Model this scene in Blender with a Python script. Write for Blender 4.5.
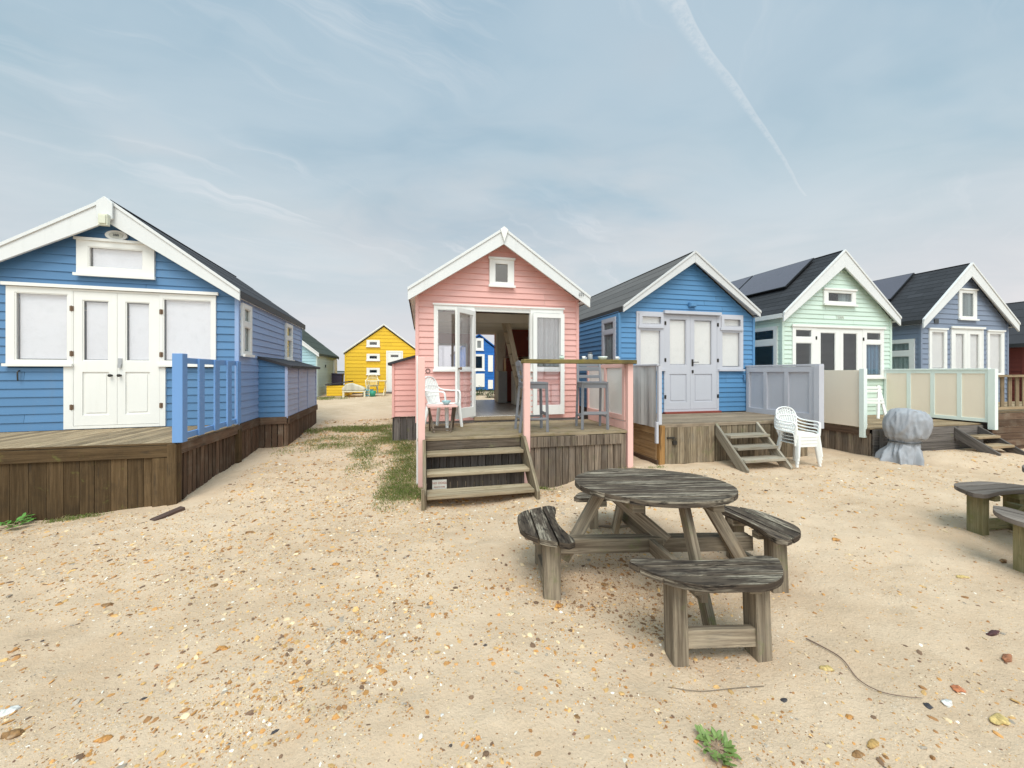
import bpy, math, random
from mathutils import Vector, Matrix, noise
random.seed(7)
R = math.radians
scene = bpy.context.scene
for o in list(bpy.data.objects): bpy.data.objects.remove(o)
COL = scene.collection

# ------------------------------------------------------------------ camera
cam_d = bpy.data.cameras.new('camera'); cam = bpy.data.objects.new('camera', cam_d); COL.objects.link(cam)
cam_d.sensor_width = 36; cam_d.lens = 13.5; cam_d.shift_y = -12/1024
cam_d.clip_start = 0.05; cam_d.clip_end = 20000
YAW = math.atan(90/384)
cam.location = (0, 0, 1.6); cam.rotation_euler = (R(90), 0, -YAW)
scene.camera = cam
scene.render.resolution_x = 1024; scene.render.resolution_y = 768

# ------------------------------------------------------------------ sun and sky
SUN = Vector((-0.10, -0.52, 0.86)).normalized()
EXPOSURE = 0.0
scene.view_settings.view_transform = 'Standard'; scene.view_settings.look = 'None'
scene.view_settings.exposure = EXPOSURE; scene.view_settings.gamma = 1; scene.view_settings.use_curve_mapping = False
sd = bpy.data.lights.new('sun', 'SUN'); sd.energy = 2.65; sd.angle = R(32); sd.color = (1.0, 0.94, 0.85)
so = bpy.data.objects.new('sun', sd); COL.objects.link(so); so.location = (0, 0, 30)
so.rotation_euler = SUN.to_track_quat('Z', 'Y').to_euler()

class NT:
    """small node-tree builder"""
    def __init__(s, tree): s.t = tree; s.n = tree.nodes; s.l = tree.links
    def node(s, typ, ins=None, **kw):
        n = s.n.new(typ)
        for k, v in kw.items(): setattr(n, k, v)
        if ins:
            for k, v in ins.items(): s.put(n.inputs[k], v)
        return n
    def put(s, sock, v):
        if isinstance(v, bpy.types.NodeSocket): s.l.new(v, sock)
        elif isinstance(v, bpy.types.Node): s.l.new(v.outputs[0], sock)
        else:
            if hasattr(sock.default_value, '__len__') and hasattr(v, '__len__') and len(sock.default_value) == 4 and len(v) == 3: v = (*v, 1)
            sock.default_value = v
    def math(s, op, a, b=0.0, c=None, clamp=False):
        n = s.n.new('ShaderNodeMath'); n.operation = op; n.use_clamp = clamp
        s.put(n.inputs[0], a); s.put(n.inputs[1], b)
        if c is not None: s.put(n.inputs[2], c)
        return n.outputs[0]
    def vmath(s, op, a, b=None, out=0):
        n = s.n.new('ShaderNodeVectorMath'); n.operation = op
        s.put(n.inputs[0], a)
        if b is not None: s.put(n.inputs[1], b)
        return n.outputs['Value'] if op in ('DOT_PRODUCT', 'LENGTH', 'DISTANCE') else n.outputs[0]
    def mix(s, f, a, b, mode='MIX'):
        n = s.n.new('ShaderNodeMix'); n.data_type = 'RGBA'; n.blend_type = mode
        s.put(n.inputs[0], f); s.put(n.inputs[6], a); s.put(n.inputs[7], b)
        return n.outputs[2]
    def ramp(s, f, stops, interp='LINEAR'):
        n = s.n.new('ShaderNodeValToRGB'); n.color_ramp.interpolation = interp
        e = n.color_ramp.elements
        while len(e) < len(stops): e.new(0.5)
        for i, (p, c) in enumerate(stops):
            e[i].position = p
            e[i].color = (c, c, c, 1) if isinstance(c, (int, float)) else (*c, 1)
        s.put(n.inputs[0], f); return n.outputs[0]
    def range(s, v, a, b, c=0.0, d=1.0, smooth=True):
        n = s.n.new('ShaderNodeMapRange'); n.interpolation_type = 'SMOOTHSTEP' if smooth else 'LINEAR'
        for i, x in enumerate((v, a, b, c, d)): s.put(n.inputs[i], x)
        return n.outputs[0]
    def noise(s, vec, scale, detail=3.0, rough=0.5, dist=0.0, out=0):
        n = s.n.new('ShaderNodeTexNoise')
        if vec is not None: s.put(n.inputs['Vector'], vec)
        n.inputs['Scale'].default_value = scale; n.inputs['Detail'].default_value = detail
        n.inputs['Roughness'].default_value = rough; n.inputs['Distortion'].default_value = dist
        return n.outputs[out]
    def mapping(s, vec, scale=(1, 1, 1), loc=(0, 0, 0), rot=(0, 0, 0)):
        n = s.n.new('ShaderNodeMapping'); s.put(n.inputs[0], vec)
        n.inputs['Scale'].default_value = scale; n.inputs['Location'].default_value = loc; n.inputs['Rotation'].default_value = rot
        return n.outputs[0]
    def sep(s, v):
        n = s.n.new('ShaderNodeSeparateXYZ'); s.put(n.inputs[0], v); return n.outputs
    def comb(s, x=0.0, y=0.0, z=0.0):
        n = s.n.new('ShaderNodeCombineXYZ')
        for i, v in enumerate((x, y, z)): s.put(n.inputs[i], v)
        return n.outputs[0]

def build_world():
    w = bpy.data.worlds.new('World'); scene.world = w; w.use_nodes = True
    t = NT(w.node_tree); t.n.clear()
    d = t.vmath('NORMALIZE', t.node('ShaderNodeTexCoord').outputs['Generated'])
    x, y, z = t.sep(d)
    zc = t.math('MAXIMUM', z, 0.0)
    sky = t.node('ShaderNodeTexSky', sky_type='NISHITA'); sky.sun_disc = False
    sky.sun_elevation = math.asin(SUN.z); sky.sun_rotation = math.atan2(SUN.x, SUN.y)
    sky.air_density = 1.2; sky.dust_density = 2.5; sky.ozone_density = 2.0
    nish = t.vmath('MULTIPLY', sky.outputs[0], (0.085, 0.085, 0.085))
    grad = t.ramp(zc, [(0.0, (0.720, 0.725, 0.755)), (0.12, (0.665, 0.690, 0.735)), (0.28, (0.555, 0.635, 0.700)),
                       (0.45, (0.365, 0.520, 0.630)), (0.65, (0.245, 0.425, 0.575)), (1.0, (0.22, 0.40, 0.55))])
    base = t.mix(0.08, grad, nish)
    # cloud plane coordinates
    den = t.math('ADD', zc, 0.12)
    px = t.math('DIVIDE', x, den); py = t.math('DIVIDE', y, den)
    p = t.comb(px, py, 0.0)
    pr = t.mapping(p, scale=(0.42, 0.60, 1), rot=(0, 0, R(28)))
    warp = t.noise(p, 0.9, 3, 0.5, 0, 1)
    pw = t.vmath('ADD', pr, t.vmath('MULTIPLY', warp, (0.9, 0.9, 0.9)))
    n1 = t.noise(pw, 0.85, 8, 0.52)
    n2 = t.noise(t.mapping(pw, scale=(1.0, 2.0, 1), loc=(3, 1, 0)), 1.6, 8, 0.55)
    c = t.math('ADD', t.math('MULTIPLY', n1, 0.72), t.math('MULTIPLY', n2, 0.28))
    cov = t.range(c, 0.42, 0.66)
    low = t.range(zc, 0.0, 0.28, 1.0, 0.0)
    cov = t.math('MULTIPLY', cov, t.math('ADD', 0.62, t.math('MULTIPLY', low, 0.38)))
    # teal tint patches
    tint = t.noise(t.mapping(pr, loc=(5, 9, 0)), 0.7, 3, 0.5)
    base = t.mix(t.range(tint, 0.40, 0.66, 0.0, 0.45), base, (0.44, 0.64, 0.70))
    ccol = t.mix(t.range(zc, 0.05, 0.5), (0.84, 0.835, 0.845), (0.60, 0.70, 0.77))
    warm = t.noise(t.mapping(pw, loc=(11, 2, 0)), 0.8, 4, 0.6)
    ccol = t.mix(t.range(warm, 0.45, 0.68, 0, 0.6), ccol, (0.78, 0.74, 0.73))
    col = t.mix(cov, base, ccol)
    # thin cirrus wisps combed across the sky
    wv = t.vmath('ADD', t.mapping(p, rot=(0, 0, R(-32)), loc=(2.1, 1.9, 0)), t.vmath('MULTIPLY', t.noise(p, 1.3, 4, 0.6, 0, 1), (0.55, 0.55, 0.0)))
    w1 = t.noise(t.mapping(wv, scale=(0.55, 4.2, 1)), 1.5, 7, 0.62)
    wm = t.noise(t.mapping(p, loc=(4.0, 7.0, 0)), 0.8, 3, 0.5)
    wis = t.math('MULTIPLY', t.range(w1, 0.50, 0.74), t.range(wm, 0.42, 0.62))
    col = t.mix(t.math('MULTIPLY', wis, 0.75), col, (0.76, 0.80, 0.84))
    bl = t.noise(t.mapping(p, loc=(9, 3, 0), rot=(0, 0, R(40)), scale=(0.6, 1.3, 1)), 0.9, 5, 0.55)
    col = t.mix(t.math('MULTIPLY', t.range(bl, 0.50, 0.70), t.range(zc, 0.08, 0.45, 0.05, 0.70)), col, t.mix(t.range(zc, 0.2, 0.6), (0.45, 0.60, 0.70), (0.235, 0.43, 0.575)))
    # horizon: lifted, faintly warm
    col = t.mix(t.range(zc, 0.0, 0.38, 0.8, 0.0), col, t.mix(t.range(x, -0.5, 0.7), (0.70, 0.735, 0.78), (0.80, 0.77, 0.785)))
    # dim horizon band of grey overcast
    band = t.math('MULTIPLY', t.range(zc, 0.02, 0.16, 1.0, 0.0), t.range(t.noise(t.mapping(p, scale=(0.35, 0.35, 1)), 1.1, 4, 0.55), 0.4, 0.6))
    col = t.mix(t.math('MULTIPLY', band, 0.22), col, (0.66, 0.67, 0.70))
    # contrail: two bent segments on the cloud plane
    def plane_pt(X, Y):
        a = X-512; s_, c_ = math.sin(YAW), math.cos(YAW)
        v = Vector((s_*384+c_*a, c_*384-s_*a, 372-Y)).normalized()
        return Vector((v.x/(v.z+0.12), v.y/(v.z+0.12), 0))
    pts = [plane_pt(*q) for q in ((663, -25), (684, 5), (716, 58), (752, 108), (779, 150), (806, 196))]
    trail = None
    q = t.vmath('ADD', p, t.vmath('MULTIPLY', t.vmath('SUBTRACT', t.noise(p, 5.0, 2, 0.5, 0, 1), (0.5, 0.5, 0.5)), (0.020, 0.020, 0)))
    qx, qy, _ = t.sep(q)
    puff = t.noise(p, 46.0, 4, 0.7)
    T = len(pts)-1
    for i in range(T):
        a, b = pts[i], pts[i+1]; L = (b-a).length; u = (b-a)/L; nn = Vector((-u.y, u.x, 0))
        rel = t.vmath('SUBTRACT', q, tuple(a))
        al = t.math('DIVIDE', t.vmath('DOT_PRODUCT', rel, tuple(u)), L)
        cr = t.vmath('DOT_PRODUCT', rel, tuple(nn))
        f0, f1 = i/T, (i+1)/T
        wl = t.math('ADD', 0.036*(1-f0)**1.2+0.005, t.math('MULTIPLY', al, 0.036*((1-f1)**1.2-(1-f0)**1.2)))
        inside = t.math('MULTIPLY', t.math('GREATER_THAN', al, 0.0), t.math('LESS_THAN', al, 1.0001))
        core = t.range(t.math('ABSOLUTE', cr), 0.001, 0.0045, 1.0, 0.0)
        side = t.math('MULTIPLY', cr, -1.0)
        wide = t.math('MULTIPLY', t.math('GREATER_THAN', t.math('MULTIPLY', side, -1), -0.001), t.range(t.math('DIVIDE', t.math('ABSOLUTE', cr), wl), 0.4, 1.3, 1.0, 0.0))
        wide = t.math('MULTIPLY', wide, t.range(puff, 0.30, 0.66, 0.25, 1.0))
        fade = 0.75*(1-0.45*f0)
        one = t.math('MULTIPLY', inside, t.math('MAXIMUM', t.math('MULTIPLY', core, fade*0.55), t.math('MULTIPLY', wide, fade*0.68)))
        trail = one if trail is None else t.math('MAXIMUM', trail, one)
    col = t.mix(trail, col, (0.78, 0.82, 0.85))
    # unseen sky glow added high behind the camera, round the sun, for soft fill
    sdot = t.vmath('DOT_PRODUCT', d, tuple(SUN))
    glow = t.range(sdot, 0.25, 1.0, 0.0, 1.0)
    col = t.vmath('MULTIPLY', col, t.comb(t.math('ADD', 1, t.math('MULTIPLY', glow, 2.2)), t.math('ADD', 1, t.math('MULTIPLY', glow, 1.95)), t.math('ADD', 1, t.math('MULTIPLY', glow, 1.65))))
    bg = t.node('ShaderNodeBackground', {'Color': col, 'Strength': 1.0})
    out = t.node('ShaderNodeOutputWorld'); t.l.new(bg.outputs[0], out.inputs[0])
build_world()
scene.cycles.max_bounces = 10; scene.cycles.diffuse_bounces = 8; scene.cycles.transparent_max_bounces = 16
scene.world.cycles.sampling_method = 'MANUAL'; scene.world.cycles.sample_map_resolution = 512

# ------------------------------------------------------------------ materials
def new_mat(name):
    m = bpy.data.materials.new(name); m.use_nodes = True
    t = NT(m.node_tree); t.n.clear()
    b = t.node('ShaderNodeBsdfPrincipled'); o = t.node('ShaderNodeOutputMaterial'); t.l.new(b.outputs[0], o.inputs[0])
    return m, t, b
def bump(t, b, h, strength=0.3, dist=0.01, normal=None):
    n = t.node('ShaderNodeBump'); n.inputs['Strength'].default_value = strength; n.inputs['Distance'].default_value = dist
    t.put(n.inputs['Height'], h)
    if normal is not None: t.put(n.inputs['Normal'], normal)
    t.l.new(n.outputs[0], b.inputs['Normal']); return n
def attr(t, name='rnd'):
    n = t.node('ShaderNodeAttribute'); n.attribute_name = name; return n.outputs['Fac']
def scalec(c, k): return tuple(min(1, v*k) for v in c)

def paint(name, col, rough=0.5, vary=0.06, dirt=0.18, dirt_col=(0.23, 0.21, 0.17), spec=0.4):
    m, t, b = new_mat(name)
    co = t.node('ShaderNodeTexCoord').outputs['Object']
    r = attr(t)
    k = t.math('ADD', 1-vary, t.math('MULTIPLY', r, 2*vary))
    c = t.mix(1.0, (*col, 1), t.comb(k, k, k), 'MULTIPLY')
    big = t.noise(co, 1.3, 5, 0.6)
    c = t.mix(t.range(big, 0.35, 0.7, 0, 0.16), c, scalec(col, 1.22))
    st = t.noise(t.mapping(co, scale=(9, 9, 1.1)), 1.0, 6, 0.65)
    fine = t.noise(co, 45, 4, 0.7)
    d = t.math('MULTIPLY', t.range(st, 0.50, 0.80), t.range(fine, 0.35, 0.75, 0.3, 1.0))
    c = t.mix(t.math('MULTIPLY', d, dirt), c, dirt_col)
    ch = t.math('MULTIPLY', t.range(t.noise(t.mapping(co, scale=(1, 1, 2.2)), 34, 4, 0.7), 0.66, 0.72), t.range(big, 0.42, 0.62))
    c = t.mix(t.math('MULTIPLY', ch, 0.45), c, (0.50, 0.48, 0.44))
    t.put(b.inputs['Base Color'], c)
    t.put(b.inputs['Roughness'], t.math('ADD', rough, t.math('MULTIPLY', t.math('SUBTRACT', fine, 0.5), 0.25)))
    b.inputs['Specular IOR Level'].default_value = spec
    g = t.noise(t.mapping(co, scale=(1, 1, 14)), 9, 4, 0.6)
    bump(t, b, t.math('ADD', t.math('MULTIPLY', g, 0.5), t.math('MULTIPLY', fine, 0.5)), 0.12, 0.004)
    return m

def wood(name, c1, c2, c3=None, moss=0.0, moss_col=(0.16, 0.17, 0.05), dark=(0.03, 0.026, 0.022), crack=0.6, rough=0.85, grain=1.0, wear=None):
    """weathered timber; the grain runs along the U of each board's UV"""
    m, t, b = new_mat(name)
    uv = t.node('ShaderNodeTexCoord').outputs['UV']
    co = t.node('ShaderNodeTexCoord').outputs['Object']
    r = attr(t)
    off = t.comb(t.math('MULTIPLY', r, 37.0), t.math('MULTIPLY', r, 91.0), t.math('MULTIPLY', r, 13.0))
    v = t.vmath('ADD', uv, off)
    g1 = t.noise(t.mapping(v, scale=(1.5, 32*grain, 1)), 1.0, 6, 0.65, 0.6)
    g2 = t.noise(t.mapping(v, scale=(5, 140*grain, 1)), 1.0, 4, 0.6, 0.3)
    big = t.noise(v, 3.5, 4, 0.6)
    c = t.mix(t.range(g1, 0.30, 0.70), (*c1, 1), (*c2, 1))
    if c3: c = t.mix(t.math('MULTIPLY', t.range(big, 0.45, 0.72), t.range(g2, 0.25, 0.7)), c, (*c3, 1))
    if wear:
        w1 = t.noise(t.mapping(v, scale=(1.2, 11, 1)), 1.0, 6, 0.7, 0.35); w2 = t.noise(t.mapping(v, scale=(4, 75, 1)), 1.0, 4, 0.7, 0.5)
        c = t.mix(t.math('MULTIPLY', t.range(w1, 0.46, 0.60), t.range(w2, 0.42, 0.58, 0.05, 0.9)), c, (*wear, 1))
        sp = t.noise(t.mapping(v, scale=(9, 55, 1)), 1.0, 4, 0.7); c = t.mix(t.range(sp, 0.50, 0.66, 0, 0.85), c, dark)
    k = t.math('ADD', 0.72, t.math('MULTIPLY', r, 0.56))
    c = t.mix(1.0, c, t.comb(k, k, k), 'MULTIPLY')
    kn = t.noise(t.mapping(v, scale=(2.6, 9, 1)), 1.0, 2, 0.4)
    c = t.mix(t.range(kn, 0.70, 0.78, 0, 0.55), c, dark)
    g3 = t.noise(t.mapping(v, scale=(2.2, 60*grain, 1), loc=(7, 3, 0)), 1.0, 3, 0.5, 0.4)
    cr = t.math('MAXIMUM', t.math('MULTIPLY', t.range(g2, 0.54, 0.70), t.range(g1, 0.40, 0.58)), t.range(g3, 0.66, 0.72))
    c = t.mix(t.math('MULTIPLY', cr, crack), c, dark)
    if moss > 0:
        mn = t.noise(co, 5.5, 6, 0.68); mf = t.noise(co, 60, 3, 0.6)
        c = t.mix(t.math('MULTIPLY', t.range(mn, 0.62-moss*0.3, 0.80-moss*0.2), t.range(mf, 0.25, 0.6, 0.35, 0.95)), c, (*moss_col, 1))
    t.put(b.inputs['Base Color'], c)
    b.inputs['Roughness'].default_value = rough; b.inputs['Specular IOR Level'].default_value = 0.12
    h = t.math('ADD', t.math('MULTIPLY', g1, 0.6), t.math('MULTIPLY', g2, 0.5))
    bump(t, b, t.math('SUBTRACT', h, t.math('MULTIPLY', cr, 0.5)), 0.55, 0.006)
    return m

def plain(name, col, rough=0.5, metal=0.0, spec=0.5, var=0.15, nscale=12, bmp=0.1):
    m, t, b = new_mat(name)
    co = t.node('ShaderNodeTexCoord').outputs['Object']
    n = t.noise(co, nscale, 5, 0.6)
    c = t.mix(n, scalec(col, 1-var), scalec(col, 1+var))
    t.put(b.inputs['Base Color'], c); b.inputs['Roughness'].default_value = rough
    b.inputs['Metallic'].default_value = metal; b.inputs['Specular IOR Level'].default_value = spec
    bump(t, b, n, bmp, 0.004)
    return m

def glass_mat(name, tint=(0.9, 0.93, 0.94), base=0.07):
    m = bpy.data.materials.new(name); m.use_nodes = True
    t = NT(m.node_tree); t.n.clear()
    geo = t.node('ShaderNodeNewGeometry'); cs = t.math('ABSOLUTE', t.vmath('DOT_PRODUCT', geo.outputs['Normal'], geo.outputs['Incoming']))
    fres = t.math('ADD', 0.04, t.math('MULTIPLY', t.math('POWER', t.math('SUBTRACT', 1.0, cs), 5.0), 0.90))
    co = t.node('ShaderNodeTexCoord').outputs['Object']
    bp = t.node('ShaderNodeBump'); bp.inputs['Strength'].default_value = 0.06; bp.inputs['Distance'].default_value = 0.01
    t.put(bp.inputs['Height'], t.noise(co, 2.2, 2, 0.5))
    gl = t.node('ShaderNodeBsdfGlossy'); gl.inputs['Roughness'].default_value = 0.02; t.l.new(bp.outputs[0], gl.inputs['Normal'])
    tr = t.node('ShaderNodeBsdfTransparent'); tr.inputs[0].default_value = (*tint, 1)
    df = t.node('ShaderNodeBsdfDiffuse'); df.inputs[0].default_value = (0.55, 0.55, 0.52, 1)
    f = t.math('ADD', fres, base, clamp=True)
    mx = t.node('ShaderNodeMixShader'); t.put(mx.inputs[0], f); t.l.new(tr.outputs[0], mx.inputs[1]); t.l.new(gl.outputs[0], mx.inputs[2])
    dn = t.noise(co, 7, 5, 0.7)
    m2 = t.node('ShaderNodeMixShader'); t.put(m2.inputs[0], t.range(dn, 0.45, 0.8, 0.0, 0.03)); t.l.new(mx.outputs[0], m2.inputs[1]); t.l.new(df.outputs[0], m2.inputs[2])
    o = t.node('ShaderNodeOutputMaterial'); t.l.new(m2.outputs[0], o.inputs[0])
    return m

def fabric(name, col, stripes=9.0, amt=0.25, rough=0.9):
    m, t, b = new_mat(name)
    co = t.node('ShaderNodeTexCoord').outputs['Object']
    n = t.noise(t.mapping(co, scale=(stripes, stripes, 0.35)), 1.0, 3, 0.5)
    c = t.mix(t.range(n, 0.3, 0.7), scalec(col, 1-amt), scalec(col, 1+amt*0.4))
    t.put(b.inputs['Base Color'], c); b.inputs['Roughness'].default_value = rough
    bump(t, b, n, 0.5, 0.02)
    return m

def roof_felt(name, col, tabs=False):
    m, t, b = new_mat(name)
    uv = t.node('ShaderNodeTexCoord').outputs['UV']; co = t.node('ShaderNodeTexCoord').outputs['Object']
    r = attr(t)
    g = t.noise(co, 120, 3, 0.8); big = t.noise(co, 1.6, 5, 0.65)
    c = t.mix(t.range(g, 0.3, 0.7), scalec(col, 0.75), scalec(col, 1.35))
    c = t.mix(t.range(big, 0.4, 0.75, 0, 0.35), c, scalec(col, 1.7))
    h = g
    if tabs:
        br = t.node('ShaderNodeTexBrick', {'Vector': t.vmath('ADD', uv, t.comb(t.math('MULTIPLY', r, 3.0), 0, 0)), 'Color1': (0.82, 0.82, 0.82, 1), 'Color2': (1.15, 1.15, 1.15, 1), 'Mortar': (0.5, 0.5, 0.5, 1), 'Scale': 1.0, 'Mortar Size': 0.006, 'Brick Width': 0.33, 'Row Height': 0.5})
        c = t.mix(1.0, c, br.outputs[0], 'MULTIPLY'); 
    k = t.math('ADD', 0.86, t.math('MULTIPLY', r, 0.28)); c = t.mix(1.0, c, t.comb(k, k, k), 'MULTIPLY')
    t.put(b.inputs['Base Color'], c); b.inputs['Roughness'].default_value = 0.8; b.inputs['Specular IOR Level'].default_value = 0.35
    bump(t, b, h, 0.4, 0.004)
    return m

M = {}
M['blue'] = paint('blue_paint', (0.093, 0.212, 0.385))
M['blue_sheen'] = paint('blue_paint_with_sky_sheen', (0.27, 0.375, 0.59))  # hut one's blue, with the side wall's sky reflection put into the colour
M['blue2'] = paint('sky_blue_paint', (0.092, 0.240, 0.44))
M['pink'] = paint('pink_paint', (0.75, 0.415, 0.37), dirt=0.12, dirt_col=(0.35, 0.2, 0.15))
M['pink_post'] = paint('pink_post_paint', (0.79, 0.49, 0.44), dirt=0.3)
M['mint'] = paint('mint_paint', (0.58, 0.70, 0.61), dirt=0.12)
M['slate_blue'] = paint('slate_blue_paint', (0.205, 0.245, 0.325))
M['yellow'] = paint('yellow_paint', (0.76, 0.47, 0.02), dirt=0.1)
M['pale_green'] = paint('pale_green_paint', (0.47, 0.56, 0.54))
M['pale_aqua'] = paint('pale_aqua_paint', (0.35, 0.52, 0.57))
M['royal'] = paint('royal_blue_paint', (0.01, 0.13, 0.45))
M['redbrown'] = paint('red_brown_paint', (0.19, 0.050, 0.035), dirt=0.1)
M['white'] = paint('white_paint', (0.80, 0.79, 0.76), dirt=0.30, vary=0.03, dirt_col=(0.42, 0.42, 0.36))
M['cream'] = paint('cream_white_paint', (0.80, 0.785, 0.745), dirt=0.18, vary=0.03, dirt_col=(0.45, 0.40, 0.3))
M['barge_white'] = paint('weathered_white_bargeboard', (0.70, 0.70, 0.69), dirt=0.35, vary=0.02, dirt_col=(0.40, 0.41, 0.38))
M['fence_blue'] = paint('fence_blue_paint', (0.15, 0.30, 0.58))
M['grey_white'] = paint('grey_white_paint', (0.60, 0.60, 0.60), dirt=0.2, vary=0.03)
M['lilac_sheen'] = paint('blue_paint_with_lilac_sheen', (0.36, 0.42, 0.60))  # locker's blue, paled to paint in the grazing sky reflection on its long side
M['lilac'] = paint('lilac_grey_paint', (0.50, 0.50, 0.545), dirt=0.2)
M['grey_paint'] = paint('grey_furniture_paint', (0.215, 0.22, 0.24), dirt=0.25)
M['cream_board'] = paint('cream_board_paint', (0.88, 0.76, 0.62), dirt=0.12, dirt_col=(0.36, 0.30, 0.2))
M['mint_post'] = paint('mint_post_paint', (0.74, 0.82, 0.77), dirt=0.25)
M['inner'] = paint('cream_lining_paint', (0.90, 0.85, 0.74), dirt=0.1)
M['dark_red'] = paint('dark_red_varnish', (0.24, 0.055, 0.04), dirt=0.0, rough=0.35)
M['plastic'] = paint('white_plastic', (0.82, 0.82, 0.80), dirt=0.22, vary=0, rough=0.38, dirt_col=(0.5, 0.5, 0.45))
M['plastic_cream'] = paint('cream_plastic', (0.75, 0.68, 0.50), dirt=0.2, vary=0, rough=0.4)
M['plinth_brown'] = wood('brown_stained_timber', (0.066, 0.041, 0.020), (0.129, 0.084, 0.044), (0.047, 0.033, 0.020), moss=0.12, crack=0.5)
M['side_brown'] = wood('dark_brown_boards', (0.085, 0.052, 0.036), (0.165, 0.105, 0.070), (0.20, 0.16, 0.12), crack=0.5)
M['deck_tan'] = wood('tan_decking', (0.221, 0.156, 0.094), (0.369, 0.283, 0.184), (0.164, 0.123, 0.078), moss=0.12, moss_col=(0.197, 0.180, 0.074), crack=0.3)
M['deck_green'] = wood('greenish_decking', (0.187, 0.140, 0.089), (0.340, 0.276, 0.187), (0.162, 0.119, 0.076), moss=0.36, moss_col=(0.170, 0.140, 0.051), crack=0.35)
M['deck_grey'] = wood('grey_decking', (0.196, 0.149, 0.106), (0.323, 0.259, 0.191), (0.153, 0.119, 0.085), moss=0.1, crack=0.3)
M['skirt_grey'] = wood('grey_brown_skirting', (0.093, 0.068, 0.051), (0.259, 0.204, 0.155), (0.153, 0.132, 0.115), moss=0.22, moss_col=(0.187, 0.178, 0.102), crack=0.75)
M['skirt_pale'] = wood('pale_weathered_skirting', (0.119, 0.086, 0.056), (0.303, 0.242, 0.164), (0.205, 0.172, 0.131), moss=0.25, moss_col=(0.197, 0.189, 0.098), crack=0.8)
M['skirt_dark'] = wood('dark_grey_skirting', (0.085, 0.075, 0.068), (0.204, 0.178, 0.162), (0.145, 0.128, 0.119), moss=0.1, crack=0.6)
M['tread'] = wood('mossy_treads', (0.205, 0.148, 0.090), (0.410, 0.336, 0.234), (0.295, 0.242, 0.164), moss=0.25, moss_col=(0.180, 0.148, 0.070), crack=0.3)
M['tread_grey'] = wood('grey_treads', (0.212, 0.178, 0.136), (0.374, 0.332, 0.264), (0.255, 0.238, 0.204), moss=0.15, crack=0.45)
M['moss_rail'] = wood('mossy_rail', (0.12, 0.092, 0.035), (0.28, 0.22, 0.09), (0.08, 0.065, 0.04), moss=0.5, moss_col=(0.16, 0.15, 0.03), crack=0.4)
M['orange_wood'] = wood('orange_brown_post_timber', (0.26, 0.135, 0.045), (0.40, 0.225, 0.09), crack=0.35)
M['brown_side'] = wood('brown_lap_boards', (0.25, 0.15, 0.07), (0.42, 0.27, 0.14), (0.30, 0.20, 0.12), crack=0.35)
M['table_top'] = wood('charred_grey_tabletop', (0.042, 0.031, 0.025), (0.120, 0.092, 0.068), None, moss=0.0, crack=0.95, grain=0.8, dark=(0.016, 0.013, 0.012), wear=(0.40, 0.345, 0.265))
M['table_leg'] = wood('weathered_table_frame', (0.125, 0.095, 0.068), (0.36, 0.295, 0.215), (0.22, 0.19, 0.15), moss=0.28, moss_col=(0.17, 0.18, 0.085), crack=0.6)
M['table2'] = wood('brown_grey_bench_top', (0.13, 0.105, 0.09), (0.25, 0.215, 0.185), (0.20, 0.17, 0.15), crack=0.6)
M['table2_leg'] = wood('greenish_bench_frame', (0.17, 0.145, 0.07), (0.30, 0.26, 0.15), (0.15, 0.15, 0.08), moss=0.4, crack=0.4)
M['drift'] = wood('dark_driftwood', (0.09, 0.055, 0.045), (0.20, 0.135, 0.11), crack=0.4)
M['fold_wood'] = wood('dark_folding_legs', (0.10, 0.075, 0.055), (0.22, 0.17, 0.13), crack=0.4)
M['floor_in'] = wood('polished_grey_floor', (0.30, 0.27, 0.25), (0.46, 0.42, 0.39), crack=0.1, rough=0.28)
M['ladder'] = wood('pale_ladder_timber', (0.48, 0.40, 0.30), (0.66, 0.57, 0.44), crack=0.2)
M['felt'] = roof_felt('charcoal_roof_felt', (0.038, 0.037, 0.042))
M['felt_grey'] = roof_felt('grey_roof_felt', (0.100, 0.092, 0.088))
M['felt_green'] = roof_felt('green_grey_roof_felt', (0.045, 0.055, 0.042))
M['shingle'] = roof_felt('dark_roof_shingles', (0.030, 0.031, 0.036), True)
M['glass'] = glass_mat('window_glass', (0.98, 0.98, 0.99), 0.07)
M['glass_dark'] = glass_mat('dark_window_glass', (0.88, 0.90, 0.91), 0.05)
M['blind'] = fabric('white_blind', (0.84, 0.84, 0.85), 0.6, 0.04)
M['blind_cream'] = fabric('cream_blind', (0.88, 0.87, 0.81), 0.6, 0.04)
M['blind_green'] = fabric('pale_curtain', (0.62, 0.68, 0.64), 14, 0.25)
M['curtain_blue'] = fabric('blue_curtain', (0.20, 0.33, 0.46), 22, 0.5)
M['curtain_grey'] = fabric('grey_green_curtain', (0.42, 0.46, 0.44), 24, 0.35)
M['black'] = plain('underdeck_dark_black', (0.02, 0.02, 0.022), 0.9)
M['iron'] = plain('dark_ironmongery', (0.05, 0.045, 0.04), 0.5, 0.6)
M['rust'] = plain('rusty_hinge_metal', (0.20, 0.13, 0.085), 0.7, 0.4)
M['steel'] = plain('steel', (0.45, 0.46, 0.47), 0.35, 0.9)
M['gutter'] = plain('dark_gutter', (0.045, 0.043, 0.042), 0.6)
M['solar'] = plain('solar_glass', (0.085, 0.078, 0.10), 0.22, 0.0, 0.8, 0.1, 3, 0.01)
M['solar_frame'] = plain('solar_panel_frame', (0.02, 0.02, 0.022), 0.35, 0.3)
M['lamp_cream'] = plain('cream_lamp_housing', (0.68, 0.68, 0.54), 0.5)
M['plaque'] = plain('grey_stone_plaque', (0.55, 0.55, 0.50), 0.6)
M['ink'] = plain('dark_lettering', (0.06, 0.065, 0.07), 0.6)
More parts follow.
